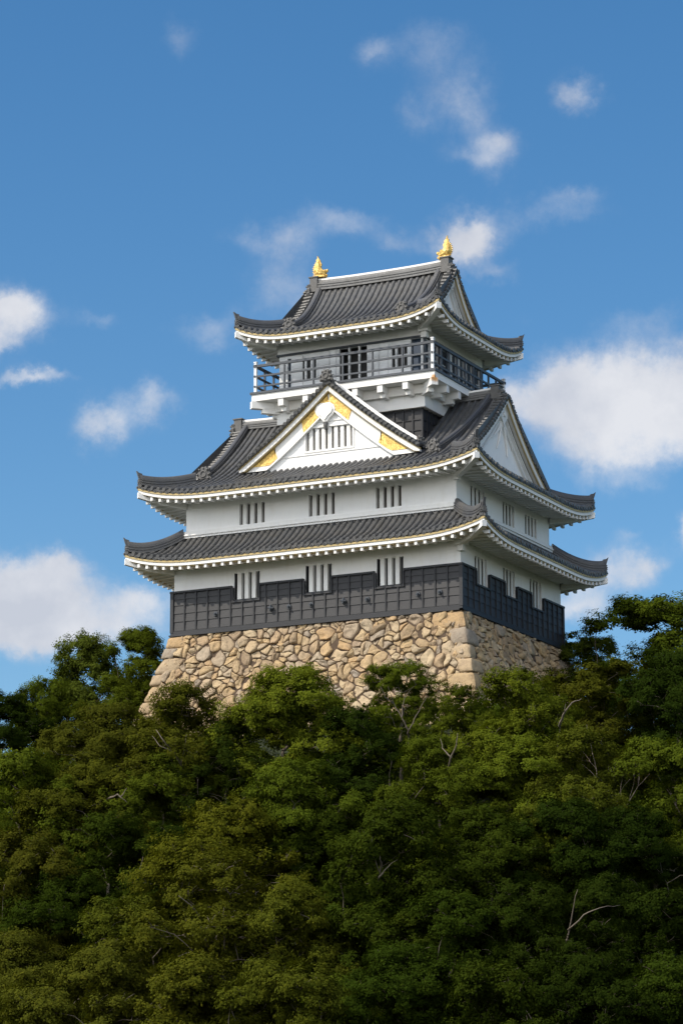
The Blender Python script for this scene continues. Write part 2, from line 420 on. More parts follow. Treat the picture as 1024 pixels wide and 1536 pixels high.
# ---- wooden cladding of the lower storey
def cladding(fr, half, wins, top, name):
    holes = [(uc - w / 2, uc + w / 2, a - .07, 9) for uc, w, a, b_ in wins]
    mb = MB(); ti = 0
    # lap boards: each course leans out a little at its lower edge
    us = sorted({-half - .05, half + .05, *[h[0] for h in holes], *[h[1] for h in holes]})
    rows = [.22, .68, 1.10, 1.52, 1.84, top]
    for j in range(len(rows) - 1):
        for i in range(len(us) - 1):
            cu = (us[i] + us[i + 1]) / 2; zt = rows[j + 1]; z0 = rows[j]
            h = [h for h in holes if h[0] < cu < h[1]]
            if h:
                if z0 >= h[0][2] - .01: continue
                zt = min(zt, h[0][2])
            a, b_ = us[i], us[i + 1]
            mb.face([fr(a, z0, .095), fr(b_, z0, .095), fr(b_, zt, .06), fr(a, zt, .06)]); mb.face([fr(a, z0, .05), fr(b_, z0, .05), fr(b_, z0, .095), fr(a, z0, .095)])
    o = mb.build(name, M['board'], castle, fix=False)
    q = MB()
    n = round(2 * half / .66); sp = 2 * half / n
    for k in range(n + 1):
        u_ = -half + k * sp
        h = [h for h in holes if h[0] - .06 < u_ < h[1] + .06]
        zt = top if not h else h[0][2]
        q.obox(fr(u_ - .035, .2, .04), fr(u_ + .035, 0, 0) - fr(u_ - .035, 0, 0), fr(u_, 0, .135) - fr(u_, 0, .04), Vector((0, 0, zt - .2)))
    for (ua, ub, za, zb) in holes:      # jamb battens and sill rail beside each window
        for u_ in (ua - .09, ub + .01):
            q.obox(fr(u_, za - .1, .041), fr(u_ + .08, 0, 0) - fr(u_, 0, 0), fr(u_, 0, .16) - fr(u_, 0, .041), Vector((0, 0, top - za + .1)))
        q.obox(fr(ua - .008, za - .09, .042), fr(ub + .008, 0, 0) - fr(ua - .008, 0, 0), fr(ua, 0, .15) - fr(ua, 0, .042), Vector((0, 0, .09)))
    # top rail between windows, foot board and drip board
    cur = -half - .16; segs = []
    for h in sorted(holes): segs.append((cur, h[0] - .091)); cur = h[1] + .091
    segs.append((cur, half + .158))
    for a, b_ in segs: q.obox(fr(a, top, -.01), fr(b_, 0, 0) - fr(a, 0, 0), fr(0, 0, .175) - fr(0, 0, -.01), Vector((0, 0, .10)))
    q.obox(fr(-half - .13, .0, -.01), fr(half + .128, 0, 0) - fr(-half - .13, 0, 0), fr(0, 0, .125) - fr(0, 0, -.01), Vector((0, 0, .2)))
    q.obox(fr(-half - .19, -.07, -.01), fr(half + .188, 0, 0) - fr(-half - .19, 0, 0), fr(0, 0, .19) - fr(0, 0, -.01), Vector((0, 0, .075)))
    q.build('batten_frame', M['batten'], o)
    return o
for sd, L in (('front', front1), ('right', side1), ('left', mir(side1)), ('back', front1)):
    cladding(F1[sd][0], F1[sd][1], L, 2.16, 'wood_cladding')
# corner posts
for sx in (-1, 1):
    for sy in (-1, 1):
        mb = MB(); mb.box(sx * W1 - .03 if sx > 0 else -W1 - .15, sx * W1 + .15 if sx > 0 else -W1 + .03, sy * D1 - .03 if sy > 0 else -D1 - .15, sy * D1 + .15 if sy > 0 else -D1 + .03, .13, 2.15)
        mb.build('corner_post', M['batten'], castle)
# small metal spouts on the front boards
for k, x in enumerate((-5.51, -2.34, -1.34, -.09, 1.72, 3.0, 5.75, 6.93)):
    mb = MB(); z = .90
    big = k in (1, 4)
    mb.tube([(x, -D1 - .09, z), (x + .02, -D1 - .20, z - .01), (x + .01, -D1 - .29, z - .04)], [.07, .065, .05], 8)
    mb.tube([(x, -D1 - .10, z), (x, -D1 - .15, z)], [.14, .12], 10)
    if big:
        mb.tube([(x - .14, -D1 - .22, z + .04), (x + .16, -D1 - .2, z + .0)], .045, 6); mb.tube([(x - .02, -D1 - .22, z - .12), (x + .03, -D1 - .22, z + .17)], .05, 6)
    mb.build('wall_spout', M['rail'], castle)

# ------------------------------------------------------------ roofs
RAFT = []       # (centre, mesh builder) gathered, split after all roofs
def ridge_sec(w, h):
    return [(w * .5, 0), (w * .5, h * .16), (w * .40, h * .18), (w * .40, h * .24), (w * .48, h * .26), (w * .48, h * .38), (w * .38, h * .40), (w * .38, h * .46),
            (w * .45, h * .48), (w * .45, h * .60), (w * .34, h * .62), (w * .34, h * .70), (w * .30, h * .86), (w * .18, h * .97), (0, h),
            (-w * .18, h * .97), (-w * .30, h * .86), (-w * .34, h * .70), (-w * .34, h * .62), (-w * .45, h * .60), (-w * .45, h * .48), (-w * .38, h * .46), (-w * .38, h * .40),
            (-w * .48, h * .38), (-w * .48, h * .26), (-w * .40, h * .24), (-w * .40, h * .18), (-w * .5, h * .16), (-w * .5, 0)]

def oni(loc, dirv, s, parent, name='ridge_end_tile', ring=True):
    """demon-tile like end piece: horned shield plate with a ring boss and curls"""
    loc = Vector(loc); d = Vector(dirv).normalized(); d.z = 0; d.normalize(); sd = Vector((d.y, -d.x, 0)); up = Vector((0, 0, 1))
    fr = lambda a, b_, o: loc + sd * (a * s) + up * (b_ * s) + d * (o * s)
    mb = MB()
    prof = [(-.50, -.06), (-.56, .10), (-.44, .20), (-.47, .42), (-.34, .55), (-.40, .74), (-.26, .70), (-.14, .86), (0, .80), (.14, .86), (.26, .70), (.40, .74), (.34, .55), (.47, .42), (.44, .20), (.56, .10), (.50, -.06), (.2, -.02), (0, -.08), (-.2, -.02)]
    mb.poly(prof, fr, -.12, .10)
    inner = [(a * .72, .06 + b_ * .78) for a, b_ in prof]
    mb.poly(inner, fr, .0, .17)
    if ring:
        N = 14
        rows = []
        for k in range(N + 1):
            an = 6.28318 * k / N; c = (math.cos(an) * .20, .34 + math.sin(an) * .20)
            rows.append([fr(c[0] + math.cos(an) * .055 * math.cos(q), c[1] + math.sin(an) * .055 * math.cos(q), .19 + .06 * math.sin(q)) for q in (0, 1.05, 2.1, 3.14, 4.2, 5.2)])
        mb.grid(rows, closed=True)
    for a, b_ in ((-.36, .04), (.36, .04), (-.40, .30), (.40, .30), (-.26, .62), (.26, .62), (0, .70)):
        mb.tube([fr(a, b_, .08), fr(a * 1.05, b_ + .02, .24)], [.10 * s, .05 * s], 7)
    return mb.build(name, M['orn'], parent)

class Roof:
    def __init__(s, name, cx, cy, ex, ey, ze, lift, A, p, wallx, wally, skirt=None, prof=None, gx=None, vo=.5, pitch=.355):
        s.name = name; s.cx, s.cy, s.ex, s.ey, s.ze, s.L, s.A, s.p = cx, cy, ex, ey, ze, lift, A, p
        s.wx, s.wy = wallx, wally; s.skirt = skirt; s.gx = gx; s.vo = vo; s.pitch = pitch
        s.prof = prof
        s.root = empty(name); s.root.parent = castle
    def lift(s, a): return s.L * max(0.0, 1 - a / s.A) ** s.p
    def hw(s, side): return (s.ex, s.ey) if side in ('front', 'back') else (s.ey, s.ex)
    def fr(s, side, u_, w, z):
        if side == 'front': return Vector((s.cx + u_, s.cy - s.ey + w, z))
        if side == 'back': return Vector((s.cx - u_, s.cy + s.ey - w, z))
        if side == 'right': return Vector((s.cx + s.ex - w, s.cy + u_, z))
        return Vector((s.cx - s.ex + w, s.cy - u_, z))
    def ov(s, side):
        ix, iy = s.skirt; return (s.ey - iy) if side in ('front', 'back') else (s.ex - ix)
    def z(s, side, u_, w):
        H, _ = s.hw(side); a = H - abs(u_)
        if s.skirt:
            ovs, ovo = s.ov(side), s.ov('right' if side in ('front', 'back') else 'front'); om = (ovs + ovo) / 2
            t = w / ovs; return s.ze + s.prof(t) + s.lift(a / ovo * om) * max(0, 1 - t) ** 1.3
        D = 4.2
        return s.ze + s.prof(w) + s.lift(a) * max(0, 1 - w / D) ** 1.3
    def wmax(s, side, u_):
        H, E_ = s.hw(side); a = H - abs(u_)
        if s.skirt:
            ovs, ovo = s.ov(side), s.ov('right' if side in ('front', 'back') else 'front')
            return min(1.0, a / ovo) * ovs
        if side in ('front', 'back'):
            return s.ey if abs(u_) <= s.gx + s.vo else a
        return min(a, s.ex - s.gx)
    def slopes(s):
        for side in ('front', 'right', 'back', 'left'):
            H, _ = s.hw(side); n = max(4, round(2 * H / s.pitch)); pt = 2 * H / n
            Wm = max(s.wmax(side, 0), s.wmax(side, H * .5))
            ws = []; step = .36; w = 0.0
            while w < Wm - .02:
                ws += [(w, .010), (min(w + step - .015, Wm), .0)]; w += step
            offs = [(-.5, -.012), (-.29, .006), (-.27, .06), (-.18, .115), (0, .138), (.18, .115), (.27, .06), (.29, .006)]
            cols = []
            for k in range(n):
                for a, h in offs: cols.append((-H + (k + .5 + a) * pt, h))
            cols.append((H, 0))
            rows = []
            for w, st in ws:
                r = []
                for u_, h in cols:
                    wm = s.wmax(side, u_); w2 = min(w, wm)
                    r.append(s.fr(side, u_, w2, s.z(side, u_, w2) + h + (st if w < wm else 0)))
                rows.append(r)
            lip = [s.fr(side, u_, 0.0, s.z(side, u_, 0) + min(h, .02) - .13) for u_, h in cols]
            mb = MB(); mb.grid([lip] + rows)
            # round end discs and drooping pan lips at the eave
            for k in range(n):
                u_ = -H + (k + .5) * pt; z = s.z(side, u_, 0) + .015
                jit = rnd.uniform(-.02, .02)
                mb.tube([s.fr(side, u_, .03, z + jit), s.fr(side, u_ + rnd.uniform(-.015, .015), -.05 + rnd.uniform(-.03, .02), z + jit - .005)], .098, 9)
                for du, dz in ((.28, -.05), (.5, -.085), (.72, -.05)):
                    uu = u_ + du * pt
                    if uu > H: continue
                    zz = s.z(side, uu, 0)
                    mb.obox(s.fr(side, uu - .055, -.03, zz + dz - .07), s.fr(side, .11, 0, 0) - s.fr(side, 0, 0, 0), s.fr(side, 0, .05, 0) - s.fr(side, 0, 0, 0), Vector((0, 0, .09)))
            mb.build('tiled_slope', M['tile'], s.root, fix=False)
    def band(s, side, w0, w1, z0, z1, mb):
        H, _ = s.hw(side); n = 44; rows = []
        for k in range(n + 1):
            q = k / n * 2 - 1; u0 = q * (H - w0); u1 = q * (H - w1)
            # follow the eave's lift as seen at the corner distance
            za = s.ze + s.lift(H - abs(q) * H)
            rows.append([s.fr(side, u0, w0, za + z0), s.fr(side, u0, w0, za + z1), s.fr(side, u1, w1, za + z1), s.fr(side, u1, w1, za + z0)])
        mb.grid(rows, closed=True)
    def sof(s, side, u_, w):
        H, _ = s.hw(side); D = 3.5
        return s.ze - .43 + .10 * w + s.lift(H - abs(u_)) * max(0, 1 - w / D) ** 1.2
    def eaves(s):
        for (w0, w1, z0, z1, mt, nm) in ((.00, .30, -.235, -.135, 'ochre', 'ochre_eave_strip'), (.04, .32, -.40, -.238, 'trim', 'white_eave_board'), (.11, .34, -.45, -.403, 'ochre', 'ochre_eave_strip')):
            mb = MB()
            for side in ('front', 'right', 'back', 'left'): s.band(side, w0, w1, z0, z1, mb)
            mb.build(nm, M[mt], s.root, fix=True)
        # soffit plaster
        mb = MB()
        for side in ('front', 'right', 'back', 'left'):
            H, E_ = s.hw(side); wl = (s.ey - s.wy) if side in ('front', 'back') else (s.ex - s.wx)
            us = [-H + .2 + k * (2 * H - .4) / 60 for k in range(61)]
            rows = []
            for j in range(6):
                w = .2 + (wl - .2) * j / 5
                r = []
                for u_ in us:
                    w2 = min(w, max(.2, H - abs(u_))); r.append(s.fr(side, u_, w2, s.sof(side, u_, w2)))
                rows.append(r)
            mb.grid(rows)
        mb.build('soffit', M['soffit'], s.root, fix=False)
        for side in ('front', 'right', 'back', 'left'):
            H, E_ = s.hw(side); wl = (s.ey - s.wy) if side in ('front', 'back') else (s.ex - s.wx)
            n = round(2 * (H - .3) / .49)
            for k in range(n + 1):
                u_ = -(H - .3) + k * 2 * (H - .3) / n
                w1 = min(wl, H - abs(u_) - .02)
                if w1 < .3: continue
                ws = [(.10, .15), (.34, .15), (.42, .04), (w1, .03)] if w1 > .5 else [(.10, .15), (w1, .15)]
                q = MB(); rows = []
                for w, dp in ws:
                    z = s.sof(side, u_, w) - .02
                    rows.append([s.fr(side, u_ - .07, w, z - dp), s.fr(side, u_ + .07, w, z - dp), s.fr(side, u_ + .07, w, z + .02), s.fr(side, u_ - .07, w, z + .02)])
                q.grid(rows, closed=True); q.face(rows[0]); q.face(rows[-1])
                RAFT.append((s.fr(side, u_, .13, s.ze), side, q, s.root))
        # corner beams
        for sx in (-1, 1):
            for sy in (-1, 1):
                c = Vector((s.cx + sx * (s.ex - .02), s.cy + sy * (s.ey - .02), s.ze + s.L - .36)); i = Vector((s.cx + sx * s.wx, s.cy + sy * s.wy, s.ze - .35 + .15))
                d = (i - c); dh = Vector((d.x, d.y, 0)).normalized(); sd = Vector((dh.y, -dh.x, 0)) * .13
                mid = c.lerp(i, .5) + Vector((0, 0, -.10))
                q = MB(); q.grid([[p - sd - Vector((0, 0, .30)), p + sd - Vector((0, 0, .30)), p + sd, p - sd] for p in (c, mid, i)], closed=True)
                q.face([c - sd - Vector((0, 0, .30)), c + sd - Vector((0, 0, .30)), c + sd, c - sd])
                q.build('corner_beam', M['trim'], s.root)
    def hips(s, w=.46, h=.58):
        for sx in (-1, 1):
            for sy in (-1, 1):
                pts = []; scs = []
                if s.skirt: span = 1.0; N = 14
                else: span = s.ex - s.gx + .1; N = 14
                side = 'front' if sy < 0 else 'back'
                for k in range(N + 1):
                    t = k / N
                    if s.skirt:
                        x = s.ex - t * (s.ex - s.skirt[0]); y = s.ey - t * (s.ey - s.skirt[1]); zz = s.z(side, x, t * s.ov(side))
                    else:
                        a = t * span; x = s.ex - a; y = s.ey - a; zz = s.z(side, x, a)
                    pts.append(Vector((s.cx + sx * x, s.cy + sy * y, zz + .03)))
                pts = pts[1:] if len(pts) == 2 and not s.skirt else pts
                d = (pts[0] - pts[1]); d.z = 0; d.normalize()
                pts = pts[1:]; P = [pts[0] + d * .08 + Vector((0, 0, .05))] + pts
                sec = ridge_sec(w, h)
                mb = MB(); mb.sweep(P[::-1], sec, scale=[1.0] * len(pts) + [.92])
                # upswept cusp on the tip
                e = P[0]
                mb.poly([(-.10, h * .45), (.02, h * .35), (.10, h * .70), (.20, h * 1.24), (.08, h * 1.08), (-.10, h * 1.0)], lambda a, b_, o, e=e, d=d: e + d * a + Vector((0, 0, b_)) + Vector((d.y, -d.x, 0)) * o, -.07, .07)
                mb.build('hip_ridge', M['ridge'], s.root, fix=False)
                oni(e + d * .02 + Vector((0, 0, .02)), d, .38, s.root, ring=True)

skirt_prof = lambda h: (lambda t: h * (.62 * t + .38 * t ** 2.2))
def irim_prof(h, D, a, p): return lambda w: h * (a * (w / D) + (1 - a) * (w / D) ** p)

r1 = Roof('lower_roof', 0, 0, 10.01, 7.91, 3.62, .62, 5, 3, 8.0, 6.29, skirt=(7.72, 5.96), prof=skirt_prof(1.36))
r1.slopes(); r1.eaves(); r1.hips()
r2 = Roof('middle_roof', 0, 0, 9.51, 7.56, 7.12, .62, 5, 3, 7.6, 5.84, prof=irim_prof(5.05, 7.56, .45, 2.0), gx=7.45, vo=.42)
r2.slopes(); r2.eaves(); r2.hips()
CX3, CY3 = .563, .258
r3 = Roof('top_roof', CX3, CY3, 5.84, 5.30, 15.68, .70, 4, 3, 4.2, 3.85, prof=irim_prof(3.75, 5.30, .4, 2.9), gx=3.95, vo=.42, pitch=.345)
r3.slopes(); r3.eaves(); r3.hips(.44, .56)

# ---- main ridges, descending ridges and gables
def main_ridge(rf, half, w, h, off=0.0):
    zt = rf.ze + rf.prof(rf.ey) - .12
    P = [Vector((rf.cx + off + half * (k / 10 * 2 - 1), rf.cy, zt + .10 * abs(k / 10 * 2 - 1) ** 3)) for k in range(11)]
    mb = MB(); mb.sweep(P, ridge_sec(w, h)); mb.build('main_ridge', M['ridge_light'], rf.root, fix=False)
    mb = MB(); mb.sweep([p + Vector((0, 0, h - .02)) for p in P], [(.13, -.05), (.12, .05), (0, .10), (-.12, .05), (-.13, -.05)]); mb.build('ridge_cap', M['trim'], rf.root, fix=False)
    for sx in (-1, 1):
        e = P[0 if sx < 0 else -1]
        q = MB(); q.box(min(e.x - sx * .34, e.x + sx * .10), max(e.x - sx * .34, e.x + sx * .10), rf.cy - .27, rf.cy + .27, e.z - .1, e.z + h + .06)
        q.box(min(e.x - sx * .40, e.x + sx * .16), max(e.x - sx * .40, e.x + sx * .16), rf.cy - .31, rf.cy + .31, e.z + h + .06, e.z + h + .12)
        q.build('ridge_end_block', M['orn'], rf.root)
        oni(e + Vector((sx * .16, 0, -.28)), (sx, 0, 0), .80, rf.root)
    return zt
def descending(rf, xt, xb, side, wb, w=.40, h=.40, s=.8):
    P = []
    for k in range(15):
        t = k / 14; y = rf.ey - .25 - t * (rf.ey - .25 - wb); x = xt + (xb - xt) * t ** 1.3
        P.append(rf.fr(side, x if side == 'front' else -x, y, rf.z(side, x, y) + .05))
    mb = MB(); mb.sweep(P, ridge_sec(w, h)); mb.build('descending_ridge', M['ridge'], rf.root, fix=False)
    d = P[-1] - P[-2]; oni(P[-1] + Vector((0, 0, .02)) + d.normalized() * .1, d, s, rf.root)

main_ridge(r2, 7.62, .46, .50, -.22)
main_ridge(r3, 3.98, .50, .62)
for side in ('front', 'back'):
    descending(r2, -7.25, -7.1, side, 2.75); descending(r2, 6.9, 6.0, side, 2.75)
    descending(r3, -3.55, -3.3, side, 1.35, s=.72); descending(r3, 3.45, 3.2, side, 1.35, s=.72)

def gable_pieces(fr, curve, half, zbase, parent, boards, tiles=True, tile_depth=.45, tile_pitch=.30, tile_out=.55):
    """fr(s, z, out); curve(s) = roof surface height at |s|; boards: (z_top_off, z_bot_off, out0, out1, material, s0, s1)"""
    for (o1, o2, d0, d1, mt, s0, s1, nm) in boards:
        for sg in (-1, 1):
            a, b_ = s0, s1
            if s0 < 0:                       # separate left/right extents packed as negative marks
                a, b_ = (-s0, s1)
            N = 18; rows = []
            for k in range(N + 1):
                q = a + (b_ - a) * k / N
                zt, zb = curve(q) - o1, max(curve(q) - o2, zbase)
                if zt < zbase: zt = zbase
                rows.append([fr(sg * q, zb, d0), fr(sg * q, zb, d1), fr(sg * q, zt, d1), fr(sg * q, zt, d0)])
            mb = MB(); mb.grid(rows, closed=True); mb.face(rows[0]); mb.face(rows[-1])
            mb.build(nm, M[mt], parent)
    if tiles:
        mb = MB()
        for sg in (-1, 1):
            q = .12
            while q < half - .05:
                dz = curve(q + .01) - curve(q - .01); L_ = math.hypot(dz, .02); st = tile_pitch * .02 / L_
                z = curve(q) + .07 + rnd.uniform(-.012, .012)
                mb.tube([fr(sg * q, z + .07, tile_out - tile_depth), fr(sg * q, z + .01, tile_out + rnd.uniform(-.02, .03))], [.10, .12], 8)
                mb.tube([fr(sg * q, z + .0, tile_out - .12), fr(sg * (q + .05), z - .09, tile_out + .02)], .085, 7)
                q += st
        mb.build('verge_tiles', M['tile'], parent, fix=False)

def side_gable(rf, sx, zb_off=.0):
    g = rf.gx; cut = rf.ex - g
    base = rf.ze + rf.prof(cut) - .15; half = rf.ey - .0
    x0 = rf.cx + sx * g
    root = empty('side_gable'); root.parent = castle
    fr = lambda s_, z, o: Vector((x0 + sx * o, rf.cy + s_ * (1 if sx > 0 else -1), z))
    cv = lambda q: rf.ze + rf.prof(rf.ey - abs(q))
    H = rf.ey - cut + .1
    mb = MB(); pts = [fr(q * H, max(cv(q * H) - .12, base), 0) for q in [k / 20 * 2 - 1 for k in range(41 // 2 + 0)] if abs(q) <= 1]
    qs = [k / 20 - 1 for k in range(41)]
    top = [fr(q * H, max(cv(q * H) - .10, base), -.02) for q in qs]; bot = [fr(q * H, base - .25, -.02) for q in qs]
    mb = MB(); mb.grid([bot, top]); mb.build('gable_plaster', M['plaster'], root, fix=False)
    hv = rf.ey - cut + .35
    gable_pieces(fr, cv, hv, base - .3, root, [
        (.03, .10, .30, .46, 'ochre', 0, hv, 'gold_verge_strip'), (.10, .36, .12, .42, 'trim', 0, hv, 'bargeboard'), (.36, .40, .30, .38, 'ochre', 0, hv, 'gold_verge_strip'),
        (.50, .62, -.02, .14, 'trim', 0, hv, 'gable_moulding'), (.98, 1.10, -.02, .11, 'trim', 0, hv, 'gable_moulding')], tile_depth=.62, tile_out=.52)
    # hanging gable pendant
    s_ = 1.0 if rf is r2 else .7
    za = cv(0) - .95 * s_
    mb = MB(); prof = [(0, .45), (.28, .38), (.50, .10), (.46, -.12), (.26, -.30), (.10, -.42), (0, -.62), (-.10, -.42), (-.26, -.30), (-.46, -.12), (-.50, .10), (-.28, .38)]
    mb.poly([(a * s_, b_ * s_) for a, b_ in prof], lambda a, b_, o: fr(a, za + b_, o), .02, .22)
    mb.tube([fr(0, za, .2), fr(0, za, .30)], [.16 * s_, .12 * s_], 10)
    mb.build('gable_pendant', M['trim'], root)
    if rf is r2:
        mb = MB()
        for a, b_, c, d in ((-.15, -.5, -1.3, -1.5), (.15, -.5, 1.4, -1.6), (-.1, -.3, -.6, -1.9), (.1, -.35, .7, -2.1)):
            P = [fr(a + (c - a) * t + .2 * math.sin(t * 3), za + b_ + (d - b_) * t, .05) for t in (0, .25, .5, .75, 1)]
            mb.tube(P, [.09, .10, .08, .06, .03], 6)
        mb.build('relief_scroll', M['trim'], root)
    return root
for rf in (r2, r3):
    for sx in (-1, 1): side_gable(rf, sx)

# ---- big front gable (dormer) on the middle roof
DX, DY, DH = .20, -4.80, 5.0
dorm = empty('front_gable'); dorm.parent = castle
dz0, dzb = 12.55, 8.72
def dcv(q): t = abs(q) / DH; return dz0 - (dz0 - dzb) * (1.06 * t - .06 * t ** 2) + (-.10 * math.sin(math.pi * min(t, 1)))
dfr = lambda s_, z, o: Vector((DX + s_, DY - o, z))
mb = MB(); qs = [k / 24 * 2 - 1 for k in range(25)]
dhole = (-1.42, 1.22, 9.20, 10.36)
cells = []
xs = sorted({*[q * (DH - .1) for q in qs], dhole[0], dhole[1]})
for i in range(len(xs) - 1):
    a, b_ = xs[i], xs[i + 1]; ta, tb = dcv(a) - .1, dcv(b_) - .1
    if dhole[0] <= (a + b_) / 2 <= dhole[1]:
        mb.face([dfr(a, dzb - .5, 0), dfr(b_, dzb - .5, 0), dfr(b_, dhole[2], 0), dfr(a, dhole[2], 0)]); mb.face([dfr(a, dhole[3], 0), dfr(b_, dhole[3], 0), dfr(b_, tb, 0), dfr(a, ta, 0)])
    else: mb.face([dfr(a, dzb - .5, 0), dfr(b_, dzb - .5, 0), dfr(b_, tb, 0), dfr(a, ta, 0)])
for (p, q) in (((dhole[0], dhole[2]), (dhole[1], dhole[2])), ((dhole[1], dhole[2]), (dhole[1], dhole[3])), ((dhole[1], dhole[3]), (dhole[0], dhole[3])), ((dhole[0], dhole[3]), (dhole[0], dhole[2]))):
    mb.face([dfr(*p, 0), dfr(*q, 0), dfr(*q, -.25), dfr(*p, -.25)])
mb.build('gable_plaster', M['plaster'], dorm, fix=False)
pn = MB(); pn.face([dfr(dhole[0], dhole[2], -.2), dfr(dhole[1], dhole[2], -.2), dfr(dhole[1], dhole[3], -.2), dfr(dhole[0], dhole[3], -.2)])
win = pn.build('gable_window', M['brownpane'], castle); 
ws_ = .155; nbar = 7; bw = (dhole[1] - dhole[0] - 8 * ws_) / nbar
for k in range(nbar):
    a = dhole[0] + ws_ + k * (ws_ + bw); b2 = MB(); b2.obox(dfr(a, dhole[2], -.17), Vector((bw, 0, 0)), Vector((0, -.15, 0)), Vector((0, 0, dhole[3] - dhole[2]))); b2.build('window_bar', M['trim'], win)
q = MB()
for (a, b_, c, d, o) in ((dhole[0] - .10, dhole[0], dhole[2] - .1, dhole[3] + .1, .05), (dhole[1], dhole[1] + .10, dhole[2] - .1, dhole[3] + .1, .05), (dhole[0], dhole[1], dhole[2] - .10, dhole[2], .052), (dhole[0], dhole[1], dhole[3], dhole[3] + .10, .052)):
    q.obox(dfr(a, c, -.02), Vector((b_ - a, 0, 0)), Vector((0, -o - .02, 0)), Vector((0, 0, d - c)))
q.obox(dfr(-3.6, 8.98, -.02), Vector((7.2, 0, 0)), Vector((0, -.06, 0)), Vector((0, 0, .06)))
q.obox(dfr(-2.1, dhole[3] + .28, -.02), Vector((4.1, 0, 0)), Vector((0, -.07, 0)), Vector((0, 0, .05)))
q.build('window_frame', M['trim'], win)
gable_pieces(dfr, dcv, DH + .12, dzb - .3, dorm, [
    (.02, .12, .16, .40, 'ochre', 0, DH + .1, 'gold_verge_strip'), (.12, .38, .12, .36, 'trim', 0, DH + .1, 'bargeboard'), (.38, .43, .11, .31, 'ochre', 0, DH + .05, 'gold_verge_strip'),
    (.46, 1.16, -.01, .14, 'trim', 0, DH, 'inner_gable_board'), (1.16, 1.26, -.01, .19, 'trim', 0, DH, 'gable_moulding')], tile_depth=.42, tile_pitch=.27, tile_out=.50)
def gold_patch(s0, s1, seed):
    rr = random.Random(seed); N = 16; sg = 1 if s0 + s1 > 0 else -1; rows = []
    a, b_ = sorted((abs(s0), abs(s1)))
    for k in range(N + 1):
        t = k / N; qt = a + (b_ - a) * t; edge = min(t, 1 - t) if a > 0 else (1 - t)
        j = rr.uniform(-.04, .04)
        zt, zb = dcv(qt) - .47, dcv(qt) - 1.13
        if a > 0 and False: pass
        zb = max(zb + abs(j), dzb - .05)
        rows.append([dfr(sg * qt, zb, .12), dfr(sg * qt, zb, .165), dfr(sg * qt, max(zt, zb + .01), .165), dfr(sg * qt, max(zt, zb + .01), .12)])
    # ragged ends
    for r_ in (rows[0], rows[-1]) if a > 0 else (rows[-1],):
        r_[2] = r_[2] + Vector((rr.uniform(.0, .25) * sg, 0, 0)); r_[3] = Vector((r_[2].x, r_[3].y, r_[3].z))
    mb = MB(); mb.grid(rows, closed=True); mb.face(rows[0]); mb.face(rows[-1]); mb.build('gold_leaf_panel', M['gold'], dorm)
gold_patch(0, 1.05, 1); gold_patch(-0.0001, -1.5, 2); gold_patch(2.75, 4.75, 3); gold_patch(-3.0, -4.9, 4)
# pendant
za, xa = 11.20, -.25
q = MB(); prof = [(0, .38), (.26, .40), (.50, .24), (.58, .02), (.48, -.22), (.26, -.40), (.08, -.62), (0, -.72), (-.08, -.62), (-.26, -.40), (-.48, -.22), (-.58, .02), (-.50, .24), (-.26, .40)]
q.poly(prof, lambda a, b_, o: dfr(xa + a, za + b_, o), .0, .20); q.poly([(a * .78, b_ * .74) for a, b_ in prof], lambda a, b_, o: dfr(xa + a, za + b_, o), .15, .27)
pend = q.build('gable_pendant', M['trim'], dorm)
q = MB(); q.tube([dfr(xa, za - .62, .12), dfr(xa, za - .80, .14), dfr(xa, za - 1.02, .14)], [.13, .11, .05], 8); q.build('pendant_tip', M['orn'], pend)
# dormer tiled slopes, running back into the main roof
def main_y(z):      # distance from eave where the main slope reaches z
    lo, hi = 0, r2.ey
    for _ in range(30):
        mid = (lo + hi) / 2
        if r2.ze + r2.prof(mid) < z: lo = mid
        else: hi = mid
    return -r2.ey + lo
for sg in (-1, 1):
    rows = []; yy0 = DY - .50
    ny = 9
    cols = []
    for k in range(34):
        for a, h in ((0, .0), (.24, .0), (.30, .06), (.5, .11), (.70, .06), (.76, .0)):
            cols.append((yy0 + .45 + (k + a) * .30, h))
    st = 0.0
    ss = []
    while st < DH + .05: ss += [(st, .0), (min(st + .28, DH + .05), .025)]; st += .30
    for q_, up_ in ss:
        z = dcv(q_) + .02; ye = min(main_y(min(z, 12.1)), -3.2) + .1
        r = [Vector((DX + sg * q_, yy0, z))]
        for y, h in cols: y2 = min(y, ye); r.append(Vector((DX + sg * q_, y2, z + (h + up_ if y < ye else 0))))
        rows.append(r)
    mb = MB(); mb.grid(rows)
    und = [[Vector((DX + sg * q_, y, dcv(q_) - .04)) for y in (yy0, DY)] for q_ in [k * (DH + .1) / 16 for k in range(17)]]
    mb.grid(und)
    mb.build('tiled_slope', M['tile'], dorm, fix=False)
    # white-lined ridges running down beside the verge
    for y_, w_, mt, hh in ((DY - .02, .16, 'ridge_light', .20), (DY + .16, .10, 'trim', .30), (DY + .32, .18, 'ridge', .26), (DY + .50, .10, 'trim', .36), (DY + .66, .18, 'ridge_light', .34)):
        P = [Vector((DX + sg * q_, y_ - .0, dcv(q_) + .04)) for q_ in [.1 + k * (DH - .35) / 14 for k in range(15)]]
        mb = MB(); mb.sweep(P, [(w_ * .5, 0), (w_ * .5, hh * .7), (w_ * .25, hh), (-w_ * .25, hh), (-w_ * .5, hh * .7), (-w_ * .5, 0)]); mb.build('descending_ridge', M[mt], dorm, fix=False)
    oni(Vector((DX + sg * (DH - .1), DY + .2, dcv(DH - .1) + .1)), (sg, -.25, 0), .55, dorm)
